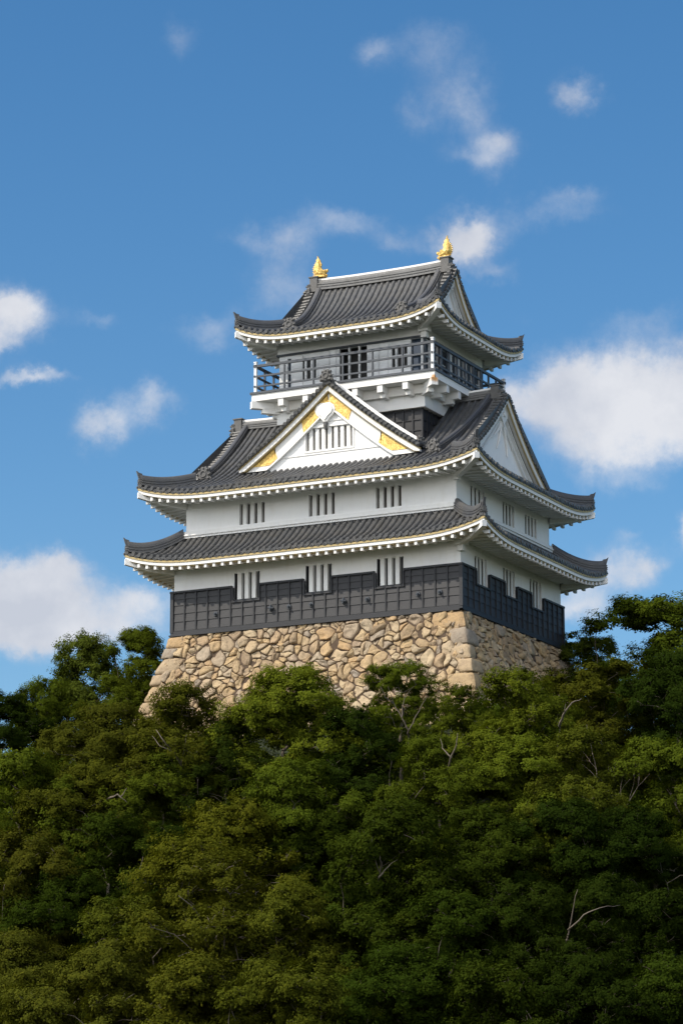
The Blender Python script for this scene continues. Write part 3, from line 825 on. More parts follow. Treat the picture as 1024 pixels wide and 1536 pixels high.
mb = MB(); mb.sweep([Vector((DX, y, dz0 + .0)) for y in (DY - .45, DY, DY + .44)], ridge_sec(.36, .34)); mb.build('main_ridge', M['ridge_light'], dorm, fix=False)
oni(Vector((DX, DY - .52, dz0 + .10)), (0, -1, 0), .68, dorm)

# ---- watch tower: lower body, brackets, deck, railing, room
TX, TY = CX3, CY3
t0 = tag(empty('tmp'), 'x', 'x'); bpy.data.objects.remove(t0)
LX, LY = 3.95, 3.35
storey(LX, LY, 8.6, 11.3, {}, 'tower_base_wall', TX, TY, 'board')
mb = MB(); F3 = frames(LX, LY, TX, TY)
for sd in ('front', 'right', 'back', 'left'):
    fr, half = F3[sd]
    n = round(2 * half / .52)
    for k in range(n + 1):
        u_ = -half + k * 2 * half / n; mb.obox(fr(u_ - .04, 8.8, -.01), fr(.08, 0, 0) - fr(0, 0, 0), fr(0, 0, .07) - fr(0, 0, -.01), Vector((0, 0, 2.4)))
    for z in (10.05, 10.6, 11.1): mb.obox(fr(-half - .05, z, -.01), fr(half + .05, 0, 0) - fr(-half - .05, 0, 0), fr(0, 0, .05) - fr(0, 0, -.01), Vector((0, 0, .05)))
mb.build('batten_frame', M['batten'], castle)
storey(LX + .28, LY + .28, 11.22, 11.88, {}, 'plaster_band', TX, TY, 'trim')
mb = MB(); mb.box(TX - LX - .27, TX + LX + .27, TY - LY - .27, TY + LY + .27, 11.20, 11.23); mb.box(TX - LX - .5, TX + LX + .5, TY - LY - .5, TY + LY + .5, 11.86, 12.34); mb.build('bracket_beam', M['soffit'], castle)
DWx, DWy = 5.22, 4.576
mb = MB()
for (o_, z0, z1) in ((.0, 12.36, 12.72),):
    mb.box(TX - DWx, TX + DWx, TY - DWy, TY + DWy, z0, z1)
deck = mb.build('deck', M['stained'], castle)
mb = MB(); mb.box(TX - DWx - .07, TX + DWx + .07, TY - DWy - .07, TY + DWy + .07, 12.722, 12.84); mb.build('deck_edge', M['rail'], castle)
def bracket(x0, y0, x1, y1, w=.30, z0=11.98, z1=12.355):
    q = MB(); d = Vector((x1 - x0, y1 - y0, 0)); s_ = Vector((d.y, -d.x, 0)).normalized() * w / 2
    a = Vector((x0, y0, z0)); q.obox(a - s_, d, s_ * 2, Vector((0, 0, z1 - z0)))
    q.obox(a - s_ * .9 - Vector((0, 0, .22)), d * .62, s_ * 1.8, Vector((0, 0, .22)))
    q.build('deck_bracket', M['stained'], castle)
for k in range(8):
    x = TX - DWx + .25 + k * (2 * DWx - .5) / 7
    if 0 < k < 7:
        bracket(x, TY - LY - .3, x, TY - DWy + .05); bracket(x, TY + LY + .3, x, TY + DWy - .05)
for k in range(1, 6):
    y = TY - DWy + .25 + k * (2 * DWy - .5) / 6
    bracket(TX + LX + .3, y, TX + DWx - .05, y); bracket(TX - LX - .3, y, TX - DWx + .05, y)
for sx in (-1, 1):
    for sy in (-1, 1): bracket(TX + sx * (LX + .2), TY + sy * (LY + .2), TX + sx * (DWx + .02), TY + sy * (DWy + .02), .34)
# railing
def rail_side(p, q, n, side):
    p = Vector(p); q = Vector(q); d = q - p; dn = d.normalized(); s_ = Vector((dn.y, -dn.x, 0))
    for z, h, w in ((13.12, .09, .08), (13.66, .10, .08), (14.20, .13, .12)):
        mb = MB(); mb.obox(p + Vector((0, 0, z - 12.84)) - s_ * w / 2 - dn * .12, d + dn * .24, s_ * w, Vector((0, 0, h))); mb.build('handrail' if z > 14 else 'rail', M['rail'], castle)
    for k in range(1, n):
        c = p + d * k / n; mb = MB(); mb.obox(c - s_ * .045 - dn * .045, dn * .09, s_ * .09, Vector((0, 0, 1.38))); mb.build('baluster', M['rail'], castle)
X0, X1, Y0, Y1 = TX - DWx + .16, TX + DWx - .16, TY - DWy + .14, TY + DWy - .14
rail_side((X0, Y0, 12.84), (X1, Y0, 12.84), 6, 0); rail_side((X1, Y0, 12.84), (X1, Y1, 12.84), 9, 1)
rail_side((X1, Y1, 12.84), (X0, Y1, 12.84), 6, 2); rail_side((X0, Y1, 12.84), (X0, Y0, 12.84), 9, 3)
for x in (X0, X1):
    for y in (Y0, Y1):
        mb = MB(); mb.box(x - .07, x + .07, y - .07, y + .07, 12.84, 14.44); mb.box(x - .09, x + .09, y - .09, y + .09, 14.44, 14.50); mb.build('railing_post', M['shutter'], castle)
# room
RX, RY = 4.2, 3.62
rfr = frames(RX, RY, TX, TY)
ops = {'front': [(1.22 - TX + .0, 0, 0, 0)]}
fl = [(-3.55, .34, 12.98, 14.72), (-2.42 - TX + .56, 1.06, 13.45, 14.55), (.75 - TX + .5 - .52, 1.75, 12.98, 14.86), (3.35 - TX, 1.08, 13.45, 14.62), (3.72, .72, 12.98, 14.86)]
fw_ = [(uc, w, a, b_) for uc, w, a, b_ in fl]
rw = [(-3.1, .7, 12.98, 14.8), (-2.1, .7, 12.98, 14.8), (-1.0, .9, 12.98, 14.8), (.1, .7, 12.98, 14.8), (1.1, .7, 12.98, 14.8), (2.1, .8, 12.98, 14.8), (3.1, .7, 12.98, 14.8)]
storey(RX, RY, 14.88, 16.3, {}, 'upper_storey_wall', TX, TY)
mb = MB()
for sd, hs in (('front', fw_), ('right', rw), ('back', fw_), ('left', rw)):
    fr, half = rfr[sd]
    wall(mb, lambda u_, z, o, fr=fr: fr(u_, z, o - .06), -half + .06, half - .06, 12.84, 14.88, [(uc - w / 2, uc + w / 2, a, b_) for uc, w, a, b_ in hs], .2)
mb.build('shutter_wall', M['shutter'], castle)
for sd, hs in (('front', fw_), ('right', rw), ('back', fw_), ('left', rw)):
    fr, half = rfr[sd]
    for k, (uc, w, a, b_) in enumerate(hs):
        lat = sd in ('front', 'back') and k in (1, 3)
        opening = sd in ('front', 'back') and k == 2
        pm = 'dark' if (lat or opening) else 'glass'
        q = MB(); dd = -.9 if opening else -.2
        q.face([fr(uc - w / 2, a, dd), fr(uc + w / 2, a, dd), fr(uc + w / 2, b_, dd), fr(uc - w / 2, b_, dd)])
        if opening:
            for u_ in (uc - w / 2, uc + w / 2): q.face([fr(u_, a, -.26), fr(u_, b_, -.26), fr(u_, b_, dd), fr(u_, a, dd)])
            for z_ in (a, b_): q.face([fr(uc - w / 2, z_, -.26), fr(uc + w / 2, z_, -.26), fr(uc + w / 2, z_, dd), fr(uc - w / 2, z_, dd)])
        o = q.build('doorway' if opening else 'window', M[pm], castle, fix=False)
        bars = [(-w / 2 + w * j / 3 - .05 if 0 < j < 3 else (-w / 2 if j == 0 else w / 2 - .08)) for j in range(4)] if lat else ([-w / 2, w / 2 - .06] if not opening else [-w / 2, -.28, .30, w / 2 - .08])
        for j, bu in enumerate(bars):
            bwid = .11 if lat else .08
            b3 = MB(); b3.obox(fr(uc + bu, a, -.16), fr(bwid, 0, 0) - fr(0, 0, 0), fr(0, 0, -.03) - fr(0, 0, -.16), Vector((0, 0, b_ - a))); b3.build('window_bar', M['shutter'], o)
        if not opening:
            b3 = MB(); b3.obox(fr(uc - w / 2, a + (b_ - a) * .52, -.155), fr(w, 0, 0) - fr(0, 0, 0), fr(0, 0, -.06) - fr(0, 0, -.155), Vector((0, 0, .05))); b3.build('window_bar', M['shutter'], o)
# wall posts, lintel rail and sliding shutters in front of the room
mb = MB()
for sd in ('front', 'right', 'back', 'left'):
    fr, half = rfr[sd]
    mb.obox(fr(-half - .04, 14.86, -.02), fr(half + .04, 0, 0) - fr(-half - .04, 0, 0), fr(0, 0, .06) - fr(0, 0, -.02), Vector((0, 0, .10)))
    mb.obox(fr(-half - .03, 12.845, -.05), fr(half + .03, 0, 0) - fr(-half - .03, 0, 0), fr(0, 0, .03) - fr(0, 0, -.05), Vector((0, 0, .12)))
mb.build('lintel_rail', M['rail'], castle)
fr = rfr['front'][0]
for (a, b_, z0, z1) in ((-3.3, -2.75, 13.0, 14.75), (-1.65, -1.2, 13.0, 14.8), (-1.15, -.82, 13.02, 14.83), (1.3, 1.62, 13.0, 14.8), (1.72, 2.15, 13.0, 14.82)):
    q = MB(); q.obox(fr(a, z0, -.055), fr(b_ - a, 0, 0) - fr(0, 0, 0), fr(0, 0, .0) - fr(0, 0, -.055), Vector((0, 0, z1 - z0)))
    for z_ in (z0 + .5, z0 + 1.1): q.obox(fr(a, z_, -.01), fr(b_ - a, 0, 0) - fr(0, 0, 0), fr(0, 0, .02) - fr(0, 0, -.01), Vector((0, 0, .05)))
    q.build('shutter', M['shutter'], castle)
fr = rfr['right'][0]
for k in range(9):
    u_ = -3.55 + k * 7.1 / 8; q = MB(); q.obox(fr(u_ - .06, 12.96, -.05), fr(.12, 0, 0) - fr(0, 0, 0), fr(0, 0, .05) - fr(0, 0, -.05), Vector((0, 0, 1.9))); q.build('wall_post', M['rail'], castle)
# corner bracket stubs under the eaves at the front right corner
for (x, y, z) in ((W1, -D1, 3.2), (7.6, -5.84, 6.9), (TX + RX, TY - RY, 15.15)):
    mb = MB(); mb.box(x - .20, x + .32, y - .30, y + .22, z - .05, z + .26); mb.box(x - .10, x + .20, y - .18, y + .12, z - .35, z - .05); mb.build('corner_bracket', M['trim'], castle)

# ---- golden fish ornaments on the ridge ends
def fish(x, face):
    """face = +1: head looks towards +x"""
    zb = r3.ze + r3.prof(r3.ey) + .68
    c = Vector((x, CY3, zb + .03)); fx = face * .95
    mb = MB()
    P = [(.36, .16), (.27, .20), (.14, .22), (.0, .30), (-.10, .46), (-.12, .66), (-.10, .86), (-.08, 1.04), (-.10, 1.26)]
    Rr = [.14, .22, .26, .27, .25, .21, .16, .10, .04]
    mb.tube([c + Vector((a * fx, 0, b_)) for a, b_ in P], [q * 1.05 for q in Rr], 10)
    fr = lambda a, b_, o: c + Vector((a * fx, o, b_))
    # tail fan, back fins and belly fins
    mb.poly([(-.22, .70), (-.26, 1.0), (-.19, 1.02), (-.20, 1.22), (-.13, 1.20), (-.12, 1.46), (-.02, 1.20), (.04, 1.16), (.08, .96), (.14, .88), (.10, .66)], fr, -.05, .05)
    for k in range(7):
        t = k / 6; a = -.30 - .10 * math.sin(t * 3.1); b_ = .12 + t * .72
        mb.poly([(a + .14, b_ - .05), (a - .06, b_ + .04), (a + .14, b_ + .12)], fr, -.035, .035)
    for so in (-1, 1):
        mb.poly([(.10, .18), (-.02, .34), (.16, .52), (.26, .30)], lambda a, b_, o, so=so: c + Vector((a * fx, so * (.20 + b_ * .18) + o, b_)), -.02, .02)
        mb.tube([c + Vector((.34 * fx, so * .10, .30)), c + Vector((.42 * fx, so * .13, .42))], [.06, .03], 6)
    mb.tube([c + Vector((.30 * fx, 0, .30)), c + Vector((.48 * fx, 0, .36)), c + Vector((.50 * fx, 0, .46))], [.12, .09, .05], 8)
    mb.tube([c + Vector((.30 * fx, 0, .10)), c + Vector((.48 * fx, 0, .07))], [.11, .07], 8)
    mb.poly([(-.34, -.04), (.42, -.04), (.36, .08), (-.28, .10)], fr, -.22, .22)
    mb.v = [(a, b_, c.z + (d - c.z) * .84) for a, b_, d in mb.v]
    o = mb.build('golden_fish_ornament', M['goldfish'], castle, smooth=False)
fish(TX - 3.62, 1); fish(TX + 3.80, -1)

# ---- rafters: the hundred nearest as parts, the rest as one
RAFT.sort(key=lambda r: ((r[0] - CAM).length + (0 if r[1] in ('front', 'right') else 100)))
vis = [r for r in RAFT if r[1] in ('front', 'right')]
fronts = sorted(vis, key=lambda r: (r[0] - CAM).length)[:96]
ids = {id(r) for r in fronts}
rest = MB()
for r in RAFT:
    if id(r) in ids: r[2].build('rafter', M['trim'], castle)
    else:
        b0 = len(rest.v); rest.v += r[2].v; rest.f += [tuple(i + b0 for i in f) for f in r[2].f]; rest.m += r[2].m
rest.build('rafters', M['trim'], castle, kind='stuff')

# ------------------------------------------------------------ stone foundation
base_root = tag(empty('stone_foundation', (0, 0, -6)), 'battered foundation wall of rough tan boulders carrying the black boarded storey', 'stone wall')
def adopt(o):      # keep world placement under an offset empty
    o.parent = base_root; o.matrix_parent_inverse = Matrix.Translation((0, 0, 6)); return o
ZB = -6.8
def batter(z): q = max(0.0, -z); return .02 + .245 * q + .008 * q * q
def clip(poly, a, b_, c):      # keep a*x+b*y<=c
    out = []
    for i in range(len(poly)):
        p, q = poly[i], poly[(i + 1) % len(poly)]; dp = a * p[0] + b_ * p[1] - c; dq = a * q[0] + b_ * q[1] - c
        if dp <= 0: out.append(p)
        if dp * dq < 0: t = dp / (dp - dq); out.append((p[0] + (q[0] - p[0]) * t, p[1] + (q[1] - p[1]) * t))
    return out
from mathutils import noise as mnoise
def stone_patch(mb, fr, pl, depth, rs, tilt=.24):
    """one boulder: irregular rounded outline, nearly flat rough face, dark joint round it"""
    cx_ = sum(p[0] for p in pl) / len(pl); cy_ = sum(p[1] for p in pl) / len(pl)
    R0 = sum(math.hypot(p[0] - cx_, p[1] - cy_) for p in pl) / len(pl)
    k = max(.5, 1 - .016 / max(R0, .1)); pl = [(cx_ + (p[0] - cx_) * k, cy_ + (p[1] - cy_) * k) for p in pl]
    n = []
    for i in range(len(pl)):          # chip each corner by its own amount
        o, p, q = pl[i - 1], pl[i], pl[(i + 1) % len(pl)]; c = rs.uniform(.03, .15)
        A = (p[0] + (o[0] - p[0]) * c, p[1] + (o[1] - p[1]) * c); B = (p[0] + (q[0] - p[0]) * c, p[1] + (q[1] - p[1]) * c)
        M_ = ((A[0] + B[0]) * .25 + p[0] * .5, (A[1] + B[1]) * .25 + p[1] * .5); n += [A, M_, B]
    # resample evenly
    per = [math.hypot(n[(i + 1) % len(n)][0] - n[i][0], n[(i + 1) % len(n)][1] - n[i][1]) for i in range(len(n))]; tot = sum(per)
    K = 22; out = []; i = 0; acc = 0
    for j in range(K):
        t = tot * j / K
        while acc + per[i] < t and i < len(per) - 1: acc += per[i]; i += 1
        f = (t - acc) / max(per[i], 1e-6); p, q = n[i], n[(i + 1) % len(n)]; out.append((p[0] + (q[0] - p[0]) * f, p[1] + (q[1] - p[1]) * f))
    pl = out; sd = rs.uniform(0, 100)
    tx, ty = rs.uniform(-tilt, tilt), rs.uniform(-tilt, tilt)
    rows = []
    for s_, h in ((1.0, -.14), (.985, depth * .10), (.955, depth * .48), (.90, depth * .76), (.78, depth * .92), (.58, depth), (.34, depth * 1.02), (.12, depth * 1.03)):
        r = []
        for p in pl:
            dx, dy = (p[0] - cx_) * s_, (p[1] - cy_) * s_; P = Vector((cx_ + dx, cy_ + dy, sd))
            e = mnoise.noise(P * 3.1) * .16 * s_
            hh = h + ((dx * tx + dy * ty) + .13 * mnoise.noise(P * 2.4) + .07 * mnoise.noise(P * 6.5)) * (1 if h > 0 else 0)
            r.append(fr(cx_ + dx * (1 - abs(e)), cy_ + dy * (1 - abs(e)), hh))
        rows.append(r)
    b0 = len(mb.v); mb.grid(rows, closed=True)
    mb.f.append(tuple(b0 + (len(rows) - 1) * K + i for i in range(K))); mb.m.append(0)
def stone_face(side, seed):
    rs = random.Random(seed)
    if side == 'front': fr = lambda u_, v, o: Vector((u_ * 1.0, -D1 - batter(v) - o, v)); half = W1
    elif side == 'right': fr = lambda u_, v, o: Vector((W1 + batter(v) + o, u_, v)); half = D1
    elif side == 'back': fr = lambda u_, v, o: Vector((u_, D1 + batter(v) + o, v)); half = W1
    else: fr = lambda u_, v, o: Vector((-W1 - batter(v) - o, u_, v)); half = D1
    seeds = []
    # dart-thrown seeds with mixed spacing gives large stones with small ones between
    Wt = half + batter(ZB)
    tries = 0
    while tries < 14000:
        tries += 1
        p = (rs.uniform(-Wt, Wt), rs.uniform(ZB, 0), rs.choice((.20, .25, .32, .41, .50)))
        if tries < 260: p = (p[0], p[1], rs.choice((.46, .55)))
        if all(((p[0] - q[0]) * .74) ** 2 + (p[1] - q[1]) ** 2 > ((p[2] + q[2]) * .52) ** 2 for q in seeds): seeds.append(p)
    cells = []
    def warp(fr0):
        def g(u_, v, o):
            P = Vector((u_ * .95, v * .95, seed)); Q = Vector((u_ * 2.7, v * 2.7, seed + 9)); e = max(0.0, min(1.0, (half - abs(u_)) / 1.2)) * max(0.0, min(1.0, (-v) / .5))
            return fr0(u_ + e * (.30 * mnoise.noise(P) + .11 * mnoise.noise(Q)), v + e * (.26 * mnoise.noise(P + Vector((7, 3, 1))) + .09 * mnoise.noise(Q + Vector((5, 1, 2)))), o)
        return g
    frw = warp(fr)
    mb = MB()
    for i, p in enumerate(seeds):
        pl = [(p[0] - 2, p[1] - 2), (p[0] + 2, p[1] - 2), (p[0] + 2, p[1] + 2), (p[0] - 2, p[1] + 2)]
        for j, q in enumerate(seeds):
            if i == j or abs(q[0] - p[0]) > 3 or abs(q[1] - p[1]) > 3: continue
            a, b_ = q[0] - p[0], q[1] - p[1]
            # power diagram: larger seeds take more room
            pl = clip(pl, a, b_, (q[0] ** 2 + q[1] ** 2 - p[0] ** 2 - p[1] ** 2 + (p[2] ** 2 - q[2] ** 2) * .6) / 2)
            if len(pl) < 3: break
        if len(pl) < 3: continue
        pl = clip(pl, 0, 1, -.06)
        if len(pl) < 3: continue
        # corner limit follows the batter
        sl = .26
        pl = clip(pl, 1, sl, half - .15); pl = clip(pl, -1, sl, half - .15) if len(pl) >= 3 else pl
        if len(pl) < 3 or min(q[1] for q in pl) < ZB - .5: 
            if len(pl) < 3: continue
        A_ = abs(sum(pl[k][0] * pl[(k + 1) % len(pl)][1] - pl[(k + 1) % len(pl)][0] * pl[k][1] for k in range(len(pl)))) / 2
        if A_ < .03: continue
        parts = [pl]
        if A_ > .22 and rs.random() < .45:        # some boulders sit as two split blocks
            an = rs.choice((0, 1.5708)) + rs.uniform(-.6, .6); ca, sa = math.cos(an), math.sin(an)
            mx_ = sum(q[0] for q in pl) / len(pl); my_ = sum(q[1] for q in pl) / len(pl); c0 = ca * mx_ + sa * my_ + rs.uniform(-.12, .12)
            parts = [q for q in (clip(pl, ca, sa, c0), clip(pl, -ca, -sa, -c0)) if len(q) >= 3]
        for pl in parts: stone_patch(mb, frw, pl, min(.15, .05 + .08 * math.sqrt(A_)) * rs.uniform(.5, 1.5), rs)
    o = mb.build('boulder_face', M['stone'], base_root, fix=False, smooth=True); adopt(o)
    # packed joint surface behind
    q = MB(); zs = [0, -1.5, -3, -4.5, ZB]
    q.grid([[fr(-(half + batter(z)) , z, -.02), fr(half + batter(z), z, -.02)] for z in zs]); adopt(q.build('joint_face', M['mortar'], base_root, fix=False))
for i, sd in enumerate(('front', 'right', 'back', 'left')): stone_face(sd, 40 + i)
# quoins: long and short corner blocks alternating
for sx in (-1, 1):
    for sy in (-1, 1):
        z = -.07; k = 0; rs = random.Random(sx * 3 + sy)
        mb = MB()
        while z > ZB:
            h = rs.uniform(.52, .92); lx, ly = (1.45, .8) if k % 2 == 0 else (.85, 1.4)
            lx *= rs.uniform(.75, 1.2); ly *= rs.uniform(.75, 1.2)
            zt, zb = z - .02, z - h
            N = 5; g = {}
            bo = rs.uniform(.12, .22); bt, bb = batter(zt) + bo, batter(zb) + bo
            # rounded hexahedron: dense shell in the block's own frame
            def P(a, b_, c):
                bz = bb + (bt - bb) * c; px = (W1 + bz) - a * lx; py = (D1 + bz) - b_ * ly; pz = zb + (zt - zb) * c
                def rd(q, L_): e = .13 / L_; return 1 - (max(0, (e - q) / e, (q - 1 + e) / e)) ** 2
                return px, py, pz
            n1 = 7
            tv = [0, .06, .2, .5, .8, .94, 1]
            cs = [0, .10, .25, .5, .75, .90, 1]
            def bul(q): return 1 - abs(2 * q - 1) ** 5
            rows = []
            for c in cs:
                r = []
                ins = .10 * (1 - bul(c)) + .0
                # outline along the two visible faces: from far end of x face, round the corner, to far end of y face
                for a in tv[::-1]:
                    e = ins + (.10 * (1 - bul(a)) if a > .5 else 0); px, py, pz = P(a, 0, c); r.append(Vector((sx * (px - (.045 if a < .03 else 0)), sy * (py - e - (.045 if a < .03 else 0)), pz)))
                for b_ in tv[1:]:
                    e = ins + (.10 * (1 - bul(b_)) if b_ > .5 else 0); px, py, pz = P(0, b_, c); r.append(Vector((sx * (px - e), sy * py, pz)))
                rows.append(r)
            rows = [[p + Vector((sx, sy, 0)) * (.09 * mnoise.noise(p * 1.9) + .05 * mnoise.noise(p * 6)) + Vector((0, 0, .05 * mnoise.noise(Vector((p.x, p.y, k * 3.1)) * 1.6))) for p in r] for r in rows]
            cen = Vector((sx * (W1 - .6), sy * (D1 - .6), 0))
            lo = [Vector((p.x + (cen.x - p.x) * .12, p.y + (cen.y - p.y) * .12, zb)) for p in rows[0]]; hi = [Vector((p.x + (cen.x - p.x) * .12, p.y + (cen.y - p.y) * .12, zt)) for p in rows[-1]]
            mb.grid([lo] + rows + [hi])
            z -= h; k += 1
        adopt(mb.build('corner_stones', M['stone'], base_root, fix=True, smooth=True))

# ------------------------------------------------------------ trees
def np_mesh(name, V, nf_v, material, smooth=False):
    me = bpy.data.meshes.new(name); n = len(V); nf = n // nf_v
    me.vertices.add(n); me.vertices.foreach_set('co', V.astype(np.float32).ravel())
    me.loops.add(n); me.loops.foreach_set('vertex_index', np.arange(n, dtype=np.int32))
    me.polygons.add(nf); me.polygons.foreach_set('loop_start', np.arange(0, n, nf_v, dtype=np.int32)); me.polygons.foreach_set('loop_total', np.full(nf, nf_v, np.int32))
    me.materials.append(material); me.update(); me.validate(); return me
def leaves(rg, C, size, outward):
    """diamond leaves at C (n,3); normals near outward"""
    n = len(C); nr = outward + rg.normal(0, .34, (n, 3)) + np.array([0, 0, .25]); nr /= np.linalg.norm(nr, axis=1)[:, None]
    t = rg.normal(0, 1, (n, 3)); t -= nr * (t * nr).sum(1)[:, None]; t /= np.linalg.norm(t, axis=1)[:, None]
    b = np.cross(nr, t); s = size * rg.uniform(.65, 1.25, n)[:, None]
    V = np.stack([C - t * s, C + b * s * .55 + nr * s * .12, C + t * s, C - b * s * .55 + nr * s * .12], 1)
    return V.reshape(-1, 3)
def make_tree_mesh(seed, kind):
    """kind: (radius, height, clumps, twigs, leaves, clump size, airy)"""
    rg = np.random.default_rng(seed); Rr, H, nc, ntw, nl, rc, nlobe = kind
    # the crown is a stack of leafy boughs with gaps between them
    zc = H * .62; lobes = []; lr = []
    tries = 0
    while len(lobes) < nlobe and tries < 4000:
        tries += 1; f = rg.uniform(0, 1); z = H * (.26 + .66 * f)
        env = Rr * math.sqrt(max(.02, 1 - ((z - H * .52) / (H * .50)) ** 2)); a = rg.uniform(0, 6.283); q = env * rg.uniform(.35, .72) * (1 if f < .9 else .3)
        rl = Rr * rg.uniform(.36, .54) * (1 if f < .85 else .85); p = np.array([math.cos(a) * q, math.sin(a) * q, z])
        if lobes and min(np.linalg.norm((p - o) * np.array([1, 1, 1.25])) - .62 * (rl + r0) for o, r0 in zip(lobes, lr)) < 0: continue
        lobes.append(p); lr.append(rl)
    lobes.append(np.array([rg.uniform(-.3, .3), rg.uniform(-.3, .3), H - Rr * .38])); lr.append(Rr * .36)
    cen = []; tries = 0
    while len(cen) < nc and tries < 30000:
        tries += 1
        k = rg.integers(len(lobes)); d = rg.normal(0, 1, 3); d /= np.linalg.norm(d)
        if d[2] < -.35: continue
        rad = np.array([lobes[k][0], lobes[k][1], 0]); 
        p = lobes[k] + d * lr[k] * rg.uniform(.70, 1.0) * np.array([1, 1, .72])
        if any(np.linalg.norm((p - lobes[j]) / np.array([1, 1, .72])) < .60 * lr[j] for j in range(len(lobes))): continue
        if cen and min(np.linalg.norm(p - q) for q in cen) < rc * .58: continue
        cen.append(p)
    cen = np.array(cen); hub = np.array([0, 0, H * .5]); lob = np.array(lobes)
    VL = []
    for c in cen:
        near = lob[np.argmin(np.linalg.norm(lob - c, axis=1))]; out = c - near + np.array([0, 0, .25]); out /= np.linalg.norm(out)
        r_ = rc * rg.uniform(.75, 1.25)
        td = rg.normal(0, 1, (ntw, 3)); td /= np.linalg.norm(td, axis=1)[:, None]; td = td + out * .55
        tip = c + td * r_ * rg.uniform(.45, 1.0, (ntw, 1)) * np.array([1, 1, .72])
        idx = rg.integers(0, ntw, nl); off = rg.normal(0, 1, (nl, 3)) * r_ * .19 * np.array([1, 1, .7])
        L = tip[idx] + off; o2 = L - c; o2 /= (np.linalg.norm(o2, axis=1)[:, None] + 1e-6)
        VL.append(leaves(rg, L, .070, o2 * 1.0 + out * .35 + np.array([0, 0, .25])))
    crown = np_mesh('crown', np.concatenate(VL), 4, M['leaf'])
    # trunk and limbs reaching every clump
    mb = MB(); rd = random.Random(seed)
    tr = [Vector((0, 0, -1.6))]; x = y = 0
    for k in range(1, 7): x += rd.uniform(-.22, .22); y += rd.uniform(-.22, .22); tr.append(Vector((x, y, -1.6 + (zc + 1.6 + Rr * .1) * k / 6)))
    mb.tube(tr, [.20 * Rr / 3 * (1 - .11 * k) for k in range(7)], 8)
    nodes = [(p, .12) for p in tr[3:]]
    order = sorted(range(len(cen)), key=lambda i: np.linalg.norm(cen[i] - hub))
    for n_, i in enumerate(order):
        c = Vector(cen[i]); best = min(nodes, key=lambda q: (q[0] - c).length + max(0, q[0].z - c.z + .3) * 1.5)
        a = best[0]; d = c - a
        if d.length < .15: continue
        mid = a + d * .5 + Vector((rd.uniform(-.15, .15), rd.uniform(-.15, .15), d.length * .10 + rd.uniform(-.05, .1)))
        r0 = max(.022, best[1] * .72)
        P = [a, a.lerp(mid, .5) + Vector((rd.uniform(-.06, .06), rd.uniform(-.06, .06), rd.uniform(-.05, .05))), mid, mid.lerp(c, .55), c]
        mb.tube(P, [r0, r0 * .9, r0 * .75, r0 * .6, .014], 5, caps=False)
        nodes += [(mid, r0 * .75), (P[3], r0 * .6)]
        for _ in range(3):      # twigs
            e = c + Vector((rd.uniform(-1, 1), rd.uniform(-1, 1), rd.uniform(-.3, .9))) * rc * .8
            mb.tube([mid.lerp(c, .8), mid.lerp(c, .9).lerp(e, .5) + Vector((0, 0, .05)), e], [.018, .013, .006], 3, caps=False)
    me = bpy.data.meshes.new('trunk'); me.from_pydata([tuple(v) for v in mb.v], [], mb.f); me.materials.append(M['bark'])
    me.polygons.foreach_set('use_smooth', [True] * len(me.polygons)); me.update()
    return crown, me
DENSE = [(3.6, 12.0, 130, 18, 820, .68, 13), (3.4, 12.8, 130, 18, 820, .68, 14), (3.8, 11.2, 135, 18, 800, .70, 13), (3.3, 12.2, 125, 18, 840, .68, 12)]
AIRY = [(3.3, 11.6, 120, 15, 640, .66, 20), (3.5, 12.4, 125, 15, 640, .66, 21)]
TM = [make_tree_mesh(100 + i, k) for i, k in enumerate(DENSE + AIRY)]
TK = DENSE + AIRY
G = 1.0
TONE = {'green': (.058, .080, .008), 'bright': (.080, .104, .010), 'olive': (.060, .069, .008), 'brown': (.060, .062, .008), 'dark': (.017, .028, .004), 'shade_green': (.027, .042, .005), 'blue': (.060, .080, .012), 'yellow': (.066, .070, .007)}  # darker tones also carry the lower slope's shade, put into the leaf colour

